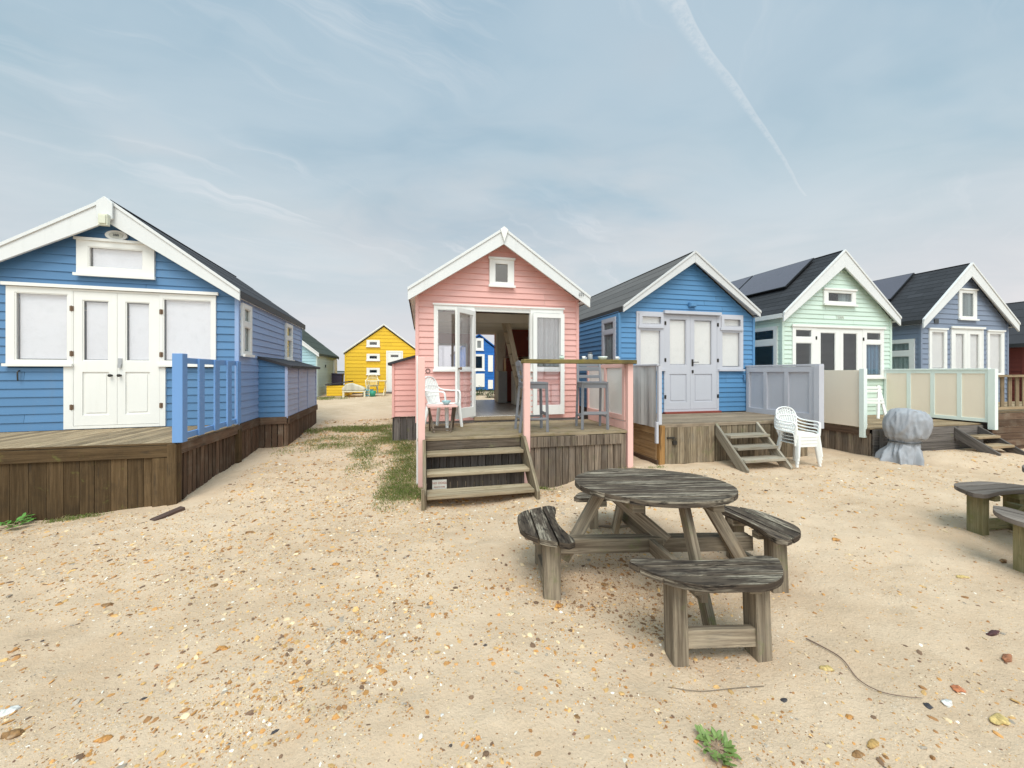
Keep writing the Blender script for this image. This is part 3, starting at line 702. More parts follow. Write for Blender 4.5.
def hut(cfg):
    """front face at local y = 0 looking to -y; z measured from the world's zero"""
    g = cfg.get; hw, L, zf, apex, hb, th, ov = g('hw'), g('L', 5.0), g('zf'), g('apex'), g('hb'), g('th', 0.24), g('ov', 0.15)
    slope = (apex-g('tip'))/hb; col = g('mat'); trim = g('trim', 'white'); ac = g('ac', 0.0)
    root = thing('beach_hut', g('loc'), g('rot', 0), g('label'), 'beach hut', g('group'))
    sR, sL = (apex-g('tip'))/(hb-ac), (apex-g('tip'))/(hb+ac)
    zr = lambda x: apex-(sR*(x-ac) if x > ac else sL*(ac-x))           # top of barge
    under = 0.13
    ze = zr(hw)-under
    Ff = lambda u, d, z: (u, -d, z)
    Fr = lambda u, d, z: (hw+d, u, z)
    Fl = lambda u, d, z: (-hw-d, u, z)
    Fb = lambda u, d, z: (u, L+d, z)
    def gable(z):
        if z <= ze-0.02: return (-hw, hw)
        h = max(0.0, apex-under-z); return (max(-hw, ac-h/sL), min(hw, ac+h/sR))
    fo = g('front_open', []); ro = g('right_open', []); lo = g('left_open', []); bo = g('back_open', [])
    m = MB(); siding(m, Ff, zf, apex-under, gable, fo, g('bh', 0.105), breaks=(ze,)); m.build('front_wall', col, root)
    m = MB(); siding(m, Fr, zf, zr(hw)-0.09, lambda z: (0.0, L), ro, g('bh', 0.105)); m.build('side_wall', g('mat_r', col), root)
    m = MB(); siding(m, Fl, zf, zr(hw)-0.09, lambda z: (0.0, L), lo, g('bh', 0.105)); m.build('side_wall', g('mat_l', col), root)
    m = MB(); siding(m, Fb, zf, apex-under, gable, bo, g('bh', 0.105), breaks=(ze,)); m.build('rear_wall', g('mat_b', col), root)
    # floor so nothing shows beneath
    m = MB(); m.box(-hw+.01, hw-.01, 0.012, L-.01, zf-0.06, zf-0.002, 0.5); m.build('floor', g('floor', 'skirt_dark'), root)
    m = MB(); m.box(-hw+.03, hw-.03, 0.03, L-.03, gz(*g('loc')[:2])-0.5, zf-0.061, 0.5); m.build('underframe', 'skirt_dark', root)
    # corner boards
    for sx in (-1, 1):
        m = MB(); z1 = zr(hw)-0.12
        m.box(min(sx*(hw-0.035), sx*(hw+0.022)), max(sx*(hw-0.035), sx*(hw+0.022)), -0.024, 0.030, zf-0.02, z1, 0.5); m.build('corner_board', g('corner', col), root, 0.003)
        m = MB(); m.box(min(sx*(hw-0.035), sx*(hw+0.022)), max(sx*(hw-0.035), sx*(hw+0.022)), L-0.03, L+0.024, zf-0.02, z1, 0.5); m.build('corner_board', g('corner', col), root)
    # roof: one slab per pitch, courses of felt or shingle
    rf = MB(); bo_ = 0.14
    for sx in (-1, 1):
        run = hb-sx*ac*0; n = g('courses', 5); ln = math.hypot(1, slope)
        xe = sx*hb; xa = ac
        for k in range(n):
            f0, f1 = k/n, (k+1)/n                  # from ridge down
            xa0 = xa+(xe-xa)*f0; xa1 = xa+(xe-xa)*f1
            z0 = zr(xa0)-0.012-0.001; z1 = zr(xa1)-0.012+g('lap', 0.006)
            y0, y1 = -ov+0.012, L+bo_
            r_ = random.random()
            wv = abs(xa1-xa0)*ln
            p = [(xa0, y0, z0), (xa1, y0, z1), (xa1, y1, z1), (xa0, y1, z0)]
            u = [(y0, wv*(n-k)), (y0, wv*(n-k-1)), (y1, wv*(n-k-1)), (y1, wv*(n-k))]
            if g('courses', 5) > 8: u = [(a, 0.5*(n-k) if i in (0, 3) else 0.5*(n-k-1)) for i, (a, _) in enumerate(u)]
            if sx > 0: rf.poly(p, r_, u)
            else: rf.poly(list(reversed(p)), r_, list(reversed(u)))
            rf.poly([(xa1, y0, z1), (xa1, y0, z1-0.016), (xa1, y1, z1-0.016), (xa1, y1, z1)], r_)
        # underside
        rf.poly([(xa, -ov+.012, zr(xa)-0.075), (xe, -ov+.012, zr(xe)-0.075), (xe, L+bo_, zr(xe)-0.075), (xa, L+bo_, zr(xa)-0.075)], 0.3)
        rf.poly([(xa, L+bo_, zr(xa)-0.013), (xe, L+bo_, zr(xe)-0.013), (xe, L+bo_, zr(xe)-0.075), (xa, L+bo_, zr(xa)-0.075)], 0.3)
    rt = rf.build('roof', g('roof', 'felt'), root)
    if not g('no_ridge'):
        m = MB(); m.beam((ac, -ov+.014, apex-0.010), (ac, L+bo_+.01, apex-0.010), 0.05, 0.012); m.build('ridge_cap', g('roof', 'felt'), rt)
    for sx in (-1, 1):     # eaves fascia
        m = MB(); x = sx*(hb-0.02)
        m.box(min(x, x+sx*0.022), max(x, x+sx*0.022), -ov+0.02, L+bo_-.004, zr(hb)-0.11, zr(hb)-0.014, 0.5); m.build('eaves_fascia', g('fascia', 'gutter'), rt)
        m = MB(); a, b_ = sorted((sx*(hw-0.002), sx*(hb-0.021))); m.box(a, b_, -ov+0.03, L+bo_-.01, zr(hb)-0.102, zr(hb)-0.09, 0.5); m.build('soffit', trim, rt)
    # barge boards
    for sx in (-1, 1):
        out = [(ac+sx*0.001, apex), (ac+sx*0.001, apex-th*g('apk', 1.15)), (sx*hb, g('tip')-g('tipth', 0.19)), (sx*hb, g('tip'))]
        if g('tipcut'): pass
        if sx < 0: out.reverse()
        m = MB(); m.prism(out, -ov-0.024, -ov+0.01, 0.4 if sx > 0 else 0.6, 'y', (1, -slope*sx)); m.build('bargeboard', 'barge_white' if trim == 'white' else trim, root, 0.004)
        out2 = [(a, b_+0.004) for a, b_ in ([(ac+sx*0.002, apex), (ac+sx*0.002, apex-0.05), (sx*(hb+0.004), g('tip')-0.05), (sx*(hb+0.004), g('tip'))])]
        if sx < 0: out2.reverse()
        m = MB(); m.prism(out2, -ov-0.040, -ov-0.0245, 0.5, 'y', (1, -slope*sx)); m.build('barge_capping', 'barge_white' if trim == 'white' else trim, root, 0.003)
        out3 = [(ac+sx*0.001, apex-.05), (ac+sx*0.001, apex-th*0.9), (sx*(hb-0.01), g('tip')-0.16), (sx*(hb-0.01), g('tip')-.05)]
        if sx < 0: out3.reverse()
        m = MB(); m.prism(out3, L+bo_+0.002, L+bo_+0.024, 0.5, 'y'); m.build('rear_bargeboard', trim, root)
    # soffit strip behind the barge
    for sx in (-1, 1):
        m = MB()
        p0 = (ac+sx*0.0, 0, apex-under+.03); a = (ac, zr(ac)-0.078-0.004); b_ = (sx*hb, g('tip')-0.078-0.004)
        m.poly([(a[0], -ov+.012, a[1]), (b_[0], -ov+.012, b_[1]), (b_[0], 0.0, b_[1]), (a[0], 0.0, a[1])], 0.5); m.build('soffit', g('soffit', trim), root)
    return root, Ff, Fr, Fl, Fb, zr, slope

GRP = 'gabled wooden beach huts standing on the sand'

# ---- hut one: blue hut on the left
A1 = R(4); H1L = Vector((-4.45, 6.78, 0))
h1_front = [(-1.08, 1.34, 1.66, 2.80), (-0.47, 0.69, 0.80, 2.80), (-0.33, 0.57, 2.98, 3.50)]
h1, Ff, Fr, Fl, Fb, zr, sl = hut(dict(loc=H1L, rot=A1, hw=1.62, L=4.35, zf=0.78, apex=4.07, tip=2.87, hb=1.70, ac=0.08, th=0.31, tipth=0.17, ov=0.14, mat='blue', mat_r='blue_sheen', bh=0.118,
    corner='blue_sheen', roof='felt', courses=4, label='large mid-blue beach hut on the left with white double doors and charcoal roof', group=GRP,
    front_open=h1_front, right_open=[(0.10, 0.48, 1.87, 2.70), (2.72, 3.26, 1.87, 2.70)], apk=1.1))
window(h1, Ff, (-0.33, 0.57, 2.98, 3.50), [(-0.20, 0.44, 3.10, 3.40)], 'cream', head=True, blind='blind', d1=0.045)
f = MB(); fr = (-1.11, 1.34, 1.66, 2.80)
win = window(h1, Ff, (-1.08, -0.385, 1.69, 2.78), [(-0.99, -0.425, 1.76, 2.70)], 'cream', blind='blind')
win = window(h1, Ff, (0.632, 1.34, 1.69, 2.78), [(0.668, 1.285, 1.76, 2.70)], 'cream', blind='blind')
slab(f, Ff, (-0.384, 0.631, 0.79, 2.78), [(-0.37, 0.626, 0.83, 2.75)], -0.03, 0.035); f.fbox(Ff, -0.475, -0.385, -0.03, 0.034, 0.79, 1.675, .5); f.fbox(Ff, 0.632, 0.70, -0.03, 0.034, 0.79, 1.675, .5)
f.fbox(Ff, -1.11, 1.38, 0.036, 0.07, 2.785, 2.83, .5); f.build('door_frame', 'cream', h1)
dl = door(h1, Ff, (-0.368, 0.123, 0.835, 2.748), [(-0.27, 0.03, 1.76, 2.63)], 'cream', panels=[(-0.27, 0.03, 0.98, 1.60)], hinges=[(-0.385, 2.5), (-0.385, 1.86), (-0.385, 1.1)], knob=(0.06, 1.55))
dr = door(h1, Ff, (0.127, 0.623, 0.835, 2.748), [(0.22, 0.51, 1.76, 2.63)], 'cream', panels=[(0.22, 0.51, 0.98, 1.60)], hinges=[(0.65, 2.5), (0.65, 1.86), (0.65, 1.1)], knob=(0.165, 1.55))
m = MB(); m.fbox(Ff, 0.14, 0.185, 0.031, 0.045, 1.70, 1.80); m.fbox(Ff, 0.145, 0.18, 0.045, 0.06, 1.66, 1.71)
m.build('padlock', 'steel', dr)
window(h1, Fr, (0.08, 0.50, 1.86, 2.71), [(0.15, 0.43, 2.42, 2.64), (0.15, 0.43, 1.93, 2.34)], 'cream', blind=('blind_green', 'curtain_grey'), glass='glass_dark', d1=0.05)
window(h1, Fr, (2.70, 3.28, 1.86, 2.71), [(2.78, 3.20, 2.42, 2.64), (2.78, 3.20, 1.93, 2.34)], 'cream', blind=('curtain_grey', 'blind_cream'), glass='glass_dark', d1=0.05)
# ridge block and lamp, oval plaque
m = MB(); out = [(-0.01, 4.00), (0.08, 4.078), (0.17, 4.00), (0.17, 3.77), (0.08, 3.70), (-0.01, 3.77)]
m.prism(list(reversed(out)), -0.215, -0.185, 0.5, 'y'); m.build('apex_block', 'barge_white', h1, 0.004)
m = MB(); m.box(0.045, 0.15, -0.275, -0.217, 3.65, 3.81); m.box(0.06, 0.135, -0.29, -0.276, 3.67, 3.79); m.build('porch_lamp', 'lamp_cream', h1, 0.006)
m = MB(); oval = [(0.12+0.13*math.cos(2*math.pi*i/24), 3.585+0.072*math.sin(2*math.pi*i/24)) for i in range(24)]
m.prism(list(reversed(oval)), -0.045, -0.018, 0.5, 'y'); pq = m.build('oval_plaque', 'white', h1)
m = MB(); oval = [(0.12+0.085*math.cos(2*math.pi*i/24), 3.585+0.045*math.sin(2*math.pi*i/24)) for i in range(24)]
m.prism(list(reversed(oval)), -0.050, -0.0455, 0.5, 'y'); m.build('plaque_face', 'plaque', pq)
text_mesh('380', 0.05, 'lettering', 'ink', pq, Ff, 0.12, 0.052, 3.585)
m = MB(); m.tube([Ff(-0.95, 0.02, 1.62), Ff(-0.95, 0.05, 1.60), Ff(-0.95, 0.045, 1.48)], 0.008); m.build('wall_hook', 'iron', h1)

def locker(root, F, u0, u1, w, z0, z1, zh, mat, lidm='felt', side_mat=None):
    """side store with lean-to lid"""
    m = MB()
    Fo = lambda u, d, z: F(u, w+d, z)
    siding(m, Fo, z0, z1, lambda z: (u0, u1), (), 0.105)
    lk = m.build('storage_locker', side_mat or mat, root)
    m = MB()
    for uu, sg in ((u0, -1), (u1, 1)):
        Fe = (lambda uu, sg: (lambda a, d, z: F(uu+sg*d, a, z)))(uu, sg)
        def lim(z): return (0.0, w) if z <= z1 else (0.0, max(0.0, w*(zh-z)/(zh-z1)))
        siding(m, Fe, z0, zh-0.01, lim, (), 0.105, breaks=(z1,)); m.build('locker_end', mat, lk); m = MB()
    for uu in (u0, u1):
        sg = -1 if uu == u0 else 1
        m.fbox(F, min(uu-0.03*1, uu+0.012) if sg < 0 else uu-0.03, uu+0.012 if sg < 0 else uu+0.03, w-0.02, w+0.024, z0-0.01, z1, 0.5); m.build('locker_corner', side_mat or mat, lk); m = MB()
    # lid slab, sloping
    m = MB(); e = 0.07
    a0, a1 = u0-e, u1+e; zz = lambda d: zh+(z1-zh)*d/w
    P = lambda u, d, o: F(u, d, zz(d)+o)
    for (o0, o1) in ((0.0, 0.05),):
        c = [P(a0, 0, o0), P(a1, 0, o0), P(a1, w+0.1, o0), P(a0, w+0.1, o0), P(a0, 0, o1), P(a1, 0, o1), P(a1, w+0.1, o1), P(a0, w+0.1, o1)]
        m.faces(c, [(0, 3, 2, 1), (4, 5, 6, 7), (0, 1, 5, 4), (1, 2, 6, 5), (2, 3, 7, 6), (3, 0, 4, 7)], 0.5)
    m.build('locker_lid', lidm, lk)
    return lk
lk = locker(h1, Fr, 0.95, 3.72, 0.46, 0.76, 1.70, 1.84, 'blue', side_mat='lilac_sheen')
for u in (1.85, 2.70):
    m = MB(); m.fbox(Fr, u-0.012, u+0.012, 0.46+0.012, 0.46+0.022, 0.78, 1.66); m.build('locker_batten', 'lilac_sheen', lk)
# dark plank skirt under hut one (upper rail and uprights)
def plank_skirt(root, name, mat, pts, z0f, z1, w=0.12, gap=0.006, t=0.022, out=0.0, lean=0.0, jag=0.0, zjag=0.0, world=True, bevel=0.002):
    """vertical planks along a line pts[0]->pts[1] (world), foot z given by z0f(x,y)"""
    m = MB(); a, b_ = Vector(pts[0]), Vector(pts[1]); d = b_-a; L = d.length; d.normalize(); nrm = Vector((d.y, -d.x))
    s_ = 0
    while s_ < L-0.02:
        ww = min(w*random.uniform(0.88, 1.12), L-s_); c = a+d*(s_+ww/2); zt = z1-random.uniform(0, zjag); zb = z0f(c.x, c.y)
        o = out+random.uniform(-1, 1)*jag
        cc = Vector((c.x+nrm.x*o, c.y+nrm.y*o, (zb+zt)/2))
        ax = Vector((d.x, d.y, 0)); up = Vector((0, 0, 1))
        if lean: up = (up+ax*random.uniform(-lean, lean)).normalized()
        m.obox(cc, (ax, Vector((nrm.x, nrm.y, 0)), up), ((ww-gap)/2, t/2, (zt-zb)/2))
        s_ += ww
    return m.build(name, mat, root, bevel, world=world)
def W1(u, v): # hut one local -> world xy
    return (H1L.x+u*math.cos(A1)-v*math.sin(A1), H1L.y+u*math.sin(A1)+v*math.cos(A1))
def zdeep(x, y): return gz(x, y)-0.12
c0, c1, c2, c3, c4 = W1(1.63, 0.02), W1(1.63, 0.95), W1(2.09, 0.95), W1(2.09, 3.74), W1(1.6, 3.74)
for p, q in ((c0, c1), (c1, c2), (c2, c3)):
    plank_skirt(h1, 'side_skirt', 'side_brown', (p, q), zdeep, 0.66, w=0.10, gap=0.012)
m = MB()
for p, q in ((c0, c1), (c1, c2), (c2, c3)):
    d = (Vector(q)-Vector(p)).normalized(); n = Vector((d.y, -d.x))*0.024
    m.beam((p[0]+n.x, p[1]+n.y, 0.71), (q[0]+n.x+d.x*.0, q[1]+n.y, 0.71), 0.03, 0.13)
m.build('base_rail', 'side_brown', h1, 0.003, world=True)

# ---- hut one's deck (a thing of its own)
dk1 = thing('deck', (-4.3, 6.0, 0), 0, 'dark brown boarded deck in front of the left blue hut', 'deck', 'raised timber decks in front of the huts')
m = MB(); x = -7.4; yb = lambda x: 6.78+(x+4.45)*math.tan(A1)-0.045
while x < -2.80:
    w = 0.118; x1 = min(x+w, -2.79)
    m.obox(((x+x1)/2, (5.27+yb((x+x1)/2))/2, 0.765), ((1, 0, 0), (0, 1, 0), (0, 0, 1)), ((x1-x-0.007)/2, (yb((x+x1)/2)-5.27)/2, 0.014)); x += w
m.build('floorboards', 'deck_tan', dk1, 0.003, world=True)
m = MB(); m.box(-7.4, -2.79, 5.245, 5.262, 0.755, 0.779); m.box(-7.4, -2.86, 5.225, 5.245, 0.615, 0.752); m.build('front_beam', 'plinth_brown', dk1, 0.004, world=True)
plank_skirt(dk1, 'front_skirt', 'plinth_brown', ((-7.4, 5.262), (-3.03, 5.262)), zdeep, 0.70, w=0.145, gap=0.004, jag=0.004)
m = MB(); m.box(-3.02, -2.86, 5.232, 5.252, zdeep(-2.9, 5.2), 0.61, 0.9); 
m.build('front_board', 'orange_wood', dk1, 0.004, world=True).data.materials[0] = M['plinth_brown']
e0, e1 = (-2.80, 5.30), (c0[0], c0[1]-0.03)
m = MB(); m.box(-2.86, -2.765, 5.21, 5.31, zdeep(-2.8, 5.2), 0.765, 0.55); m.build('corner_post', 'plinth_brown', dk1, 0.004, world=True)
m = MB(); m.box(c0[0]-.05, c0[0]+.055, c0[1]-0.13, c0[1]-0.03, zdeep(-2.9, 6.8), 0.70, 0.35); m.build('corner_post', 'plinth_brown', dk1, 0.004, world=True)
plank_skirt(dk1, 'side_skirt', 'side_brown', (e0, e1), zdeep, 0.64, w=0.095, gap=0.030, lean=0.05, out=-0.01)
m = MB(); m.beam((e0[0]+0.02, e0[1], 0.70), (e1[0]+0.02, e1[1], 0.70), 0.03, 0.125); m.build('side_beam', 'side_brown', dk1, 0.004, world=True)
m = MB(); m.beam((e0[0]-0.06, e0[1], 0.3), (e1[0]-0.06, e1[1], 0.3), 0.02, 0.7); m.build('underdeck_dark', 'black', dk1, world=True)  # black sheet standing in for the dark under the deck, behind the skirt gaps
# blue balustrade, a part of the deck
m = MB(); m.box(-2.805, -2.70, 5.20, 5.30, 0.782, 1.815, .5); bal = m.build('newel_post', 'fence_blue', dk1, 0.004, world=True)
m = MB(); q0, q1 = Vector((-2.76, 5.26, 0)), Vector((c0[0]+0.01, c0[1]-0.07, 0))
m.beam(q0+Vector((0, 0, 1.735)), q1+Vector((0, 0, 1.735)), 0.035, 0.07, rnd=.5); m.build('railing', 'fence_blue', dk1, 0.003, world=True)
m = MB(); m.beam(q0+Vector((0, 0, 0.84)), q1+Vector((0, 0, 0.84)), 0.035, 0.07, rnd=.5)
m.build('railing', 'fence_blue', dk1, 0.003, world=True)
for k in range(4):
    p = q0.lerp(q1, (0.26, 0.52, 0.76, 0.97)[k]); m = MB(); m.beam(p+Vector((0.032, 0, 0.80)), p+Vector((0.032, 0, 1.76)), 0.12, 0.024, up=(1, 0, 0), rnd=.5); m.build('baluster', 'fence_blue', dk1, 0.003, world=True)

# ---- hut two: pink
H2L = Vector((1.40, 6.85, 0))
op = (-0.48, 0.54, 0.80, 2.70)
h2, Ff, Fr, Fl, Fb, zr, sl = hut(dict(loc=H2L, rot=0, hw=1.49, L=4.95, zf=0.74, apex=4.13, tip=3.0, hb=1.63, th=0.25, tipth=0.21, ov=0.24, mat='pink', bh=0.105, roof='felt', courses=4,
    fascia='plinth_brown', soffit='white', floor='floor_in', label='pink beach hut with open glazed doors and white bargeboards', group=GRP,
    front_open=[(-1.20, 1.19, 1.62, 2.77), (-0.50, 0.56, 0.74, 2.77), (-0.20, 0.22, 3.15, 3.64)],
    back_open=[(0.19, 0.80, 0.74, 2.76), (-0.95, -0.05, 1.60, 2.45)]))
window(h2, Ff, (-0.22, 0.235, 3.14, 3.65), [(-0.125, 0.13, 3.215, 3.57)], 'white', blind=None, glass='glass_dark', head=True, d1=0.05)
window(h2, Ff, (-1.20, -0.485, 1.62, 2.77), [(-1.14, -0.55, 1.68, 2.70)], 'white', blind=None)
window(h2, Ff, (0.55, 1.19, 1.62, 2.77), [(0.62, 1.12, 1.68, 2.70)], 'white', blind='curtain_grey')
window(h2, Fb, (-0.97, -0.03, 1.58, 2.47), [(-0.92, -0.52, 1.63, 2.42), (-0.47, -0.08, 1.63, 2.42)], 'white', blind=None, d1=0.02)
m = MB(); slab(m, Ff, (-0.56, 0.62, 0.78, 2.771), [(-0.48, 0.54, 0.80, 2.69)], -0.06, 0.012); m.fbox(Ff, -1.22, 1.21, 0.036, 0.055, 2.772, 2.80, .5); m.build('door_frame', 'white', h2)
m = MB(); m.fbox(Ff, -0.50, 0.58, -0.10, 0.07, 0.735, 0.80, .5); m.build('threshold', 'deck_tan', h2, 0.004)
def leaf(root, hx, hy, ang, w, name='door'):
    ca, sa = math.cos(ang), math.sin(ang)
    F = lambda u, d, z: (hx+u*ca+d*sa, hy+u*sa-d*ca, z)
    f = MB(); slab(f, F, (0, w, 0.815, 2.68), [(0.075, w-0.075, 0.99, 2.60)], -0.018, 0.022); fo = f.build(name, 'white', root, 0.002)
    g = MB(); g.fbox(F, 0.073, w-0.073, 0.0, 0.005, 0.988, 2.602); g.build('pane', 'glass', fo)
    for z in (1.0, 1.75, 2.5):
        for uu in (0.0,):
            h = MB(); h.fbox(F, uu-0.012, uu+0.035, 0.023, 0.031, z-0.04, z+0.04); h.build('hinge', 'iron', fo)
    return F, fo
F, fo = leaf(h2, -0.48, -0.03, math.atan2(-0.40, -0.36), 0.55)
k = MB(); k.lathe([(0, 0), (0.012, 0), (0.012, 0.03), (0.026, 0.04), (0.026, 0.055), (0, 0.065)], n=10); vs = [F(0.51+v[0], -0.02-v[2], 1.66+v[1]) for v in k.v]; k.v = vs; k.build('knob', 'rust', fo)
F, fo = leaf(h2, 1.19, -0.078, math.pi+0.02, 0.61)
fo['label'] = 'glazed door leaf folded back flat against the pink wall'
text_mesh('331', 0.085, 'house_number', 'ink', h2, Ff, 1.45, 0.284, 3.02, squash=0.9)
m = MB(); m.prism([(-0.07, 4.09), (0, 3.87), (0.07, 4.09), (0, 4.145)], -0.300, -0.281, .5, 'y'); m.build('apex_block', 'white', h2, 0.003)
m = MB(); rng = [(-1.30+0.035*math.cos(a*math.pi/8), -0.02, 1.62+0.035*math.sin(a*math.pi/8)) for a in range(17)]; m.tube(rng, 0.006, 6); m.build('wall_ring', 'iron', h2)
lkp = locker(h2, Fl, 1.05, 3.8, 0.46, 0.72, 1.76, 1.90, 'pink')
plank_skirt(h2, 'side_skirt', 'skirt_dark', ((0.90-1.49-0.46+0.5+.01, 7.93), (-0.10, 7.93)), zdeep, 0.71, w=0.12)
m = MB(); m.beam((-0.56, 7.95, 0.3), (-0.56, 10.6, 0.3), 0.02, 0.85); m.build('locker_skirt', 'skirt_dark', h2, world=True)
# lining and loft
m = MB(); hwi = 1.45
m.box(-hwi, -hwi+.015, 0.05, 4.9, 0.75, 2.80); m.box(hwi-.015, hwi, 0.05, 4.9, 0.75, 2.80)
k = 0
while k < 26: m.box(-hwi+.016, -hwi+.020, 0.06+k*0.185, 0.22+k*0.185, 0.76, 2.8); m.box(hwi-.020, hwi-.016, 0.06+k*0.185, 0.22+k*0.185, 0.76, 2.8); k += 1
m.build('lining', 'inner', h2)
for sx in (-1, 1):
    m = MB(); m.poly([(0, 0.03, 3.98), (sx*1.48, 0.03, 2.955), (sx*1.48, 4.9, 2.955), (0, 4.9, 3.98)]); m.build('ceiling', 'inner', h2)
m = MB(); m.box(-1.44, 1.44, 1.6, 4.92, 2.78, 2.82); m.box(-1.44, 1.44, 1.56, 1.60, 2.70, 2.90); k = 0
while k < 12: m.box(-1.44, 1.44, 1.62+k*0.27, 1.65+k*0.27, 2.74, 2.78); k += 1
m.build('loft', 'inner', h2)
m = MB(); m.box(0.87, 1.44, 4.2, 4.24, 0.76, 2.78); m.box(0.66, 0.86, 3.9, 4.0, 1.55, 2.72)
for k in range(5): m.box(0.665+k*0.04, 0.695+k*0.04, 3.885, 3.899, 1.56, 2.71)
m.build('partition', 'inner', h2)
# things inside the pink hut
t = thing('loft_ladder', (2.2, 8.6, 0.8), 0, 'pale timber ladder leaning up to the loft inside the pink hut', 'ladder')
for y in (0.0, 0.36):
    m = MB(); m.beam((0.17, y, -0.05), (-0.30, y, 1.98), 0.035, 0.11, up=(1, 0, 0.2)); m.build('stringer', 'ladder', t, 0.003)
for k in range(7):
    m = MB(); f_ = (k+0.7)/7.6; m.box(0.17-0.47*f_-0.05, 0.17-0.47*f_+0.05, 0.02, 0.34, 1.98*f_-0.012, 1.98*f_+0.012); m.build('tread', 'ladder', t)
def cupboard(name, x0, x1, y, z0, z1, mat, label, dpt=0.5, doors=1):
    t = thing(name, ((x0+x1)/2, y, z0), 0, label, 'cupboard'); w = (x1-x0)/2
    m = MB(); m.box(-w, w, 0.02, dpt, 0, z1-z0, .5); m.build('carcass', mat, t, 0.004)
    for k in range(doors):
        a = -w+0.008+k*2*w/doors; b_ = -w+(k+1)*2*w/doors-0.008
        m = MB(); slab(m, lambda u, d, z: (u, -d, z), (a, b_, 0.01, z1-z0-0.01), [(a+0.05, b_-0.05, 0.07, z1-z0-0.07)], -0.018, 0.004); m.box(a+.05, b_-.05, 0.006, 0.018, .07, z1-z0-.07, .5); dd = m.build('door', mat, t)
        m = MB(); m.tube([(b_-0.03, -0.012, (z1-z0)*0.6), (b_-0.03, -0.02, (z1-z0)*0.6+0.1)], 0.006, 6); m.build('handle', 'steel', dd)
cupboard('wall_cupboard', 2.27, 2.80, 10.0, 2.02, 2.74, 'dark_red', 'dark red cupboard up under the loft inside the pink hut')
cupboard('tall_cupboard', 2.32, 2.82, 10.62, 0.76, 2.0, 'dark_red', 'dark red lower cupboard behind the ladder in the pink hut')
cupboard('fridge', 2.02, 2.26, 10.2, 0.76, 1.62, 'fridge', 'grey narrow fridge beside the back doorway of the pink hut')
cupboard('kitchen_cabinet', 2.30, 2.80, 9.4, 0.76, 1.62, 'cream', 'cream kitchen cabinet inside the pink hut right of the fridge', 0.5)

# ---- pink deck
dk2 = thing('deck', (1.5, 6.1, 0), 0, 'moss-green timber deck with pink posts in front of the pink hut', 'deck', 'raised timber decks in front of the huts')
m = MB(); y = 5.42
while y < 6.80:
    y1 = min(y+0.125, 6.815); m.box(-0.03, 3.10, y, y1-0.008, 0.672, 0.70); y += 0.125
m.build('floorboards', 'deck_green', dk2, 0.003, world=True)
m = MB(); m.box(-0.06, 1.40, 5.375, 5.417, 0.655, 0.692); m.box(1.38, 3.09, 5.382, 5.418, 0.655, 0.693); m.build('nosing', 'deck_green', dk2, 0.004, world=True)
plank_skirt(dk2, 'front_skirt', 'skirt_grey', ((1.50, 5.40), (3.08, 5.40)), zdeep, 0.645, w=0.105, gap=0.010, jag=0.004, zjag=0.01)
m = MB(); xx = 1.53
while xx < 2.95: m.box(xx, xx+0.098, 5.362, 5.381, 0.50, 0.65); xx += 0.105
m.build('upper_skirt', 'skirt_grey', dk2, 0.002, world=True)
plank_skirt(dk2, 'riser_skirt', 'skirt_dark', ((0.02, 5.43), (1.46, 5.43)), zdeep, 0.64, w=0.105, gap=0.008)
plank_skirt(dk2, 'side_skirt', 'skirt_dark', ((-0.03, 6.82), (-0.03, 5.44)), zdeep, 0.66, w=0.12, gap=0.01)
plank_skirt(dk2, 'side_skirt', 'skirt_grey', ((3.09, 5.44), (3.09, 6.82)), zdeep, 0.66, w=0.12, gap=0.01)
for (x, z1, y) in ((-0.005, 1.80, 5.33), (1.465, 1.735, 5.335), (3.14, 1.735, 5.40)):
    m = MB(); m.box(x-0.045, x+0.045, y-0.04, y+0.04, zdeep(x, y), z1, .5); m.build('post', 'pink_post', dk2, 0.004, world=True)
m = MB(); m.box(-0.075, -0.052, 5.42, 5.47, gz(-.06, 5.4), 1.82, .6); m.build('post', 'white', dk2, 0.003, world=True)
m = MB(); m.box(1.415, 3.21, 5.29, 5.47, 1.725, 1.786); m.build('handrail', 'moss_rail', dk2, 0.008, world=True)
# side screen: pink frame round cream boards
m = MB(); Fs = lambda u, d, z: (3.115-d, u, z)
slab(m, Fs, (5.45, 6.86, 0.84, 1.73), [(5.53, 6.08, 0.92, 1.67), (6.15, 6.80, 0.92, 1.67)], -0.02, 0.03)
m.box(3.09, 3.12, 5.45, 6.82, 0.70, 0.82); sc = m.build('side_screen', 'pink_post', dk2, 0.003, world=True)
m = MB(); m.fbox(Fs, 5.50, 6.82, -0.006, 0.006, 0.81, 1.69); m.build('screen_board', 'cream', sc, world=True)

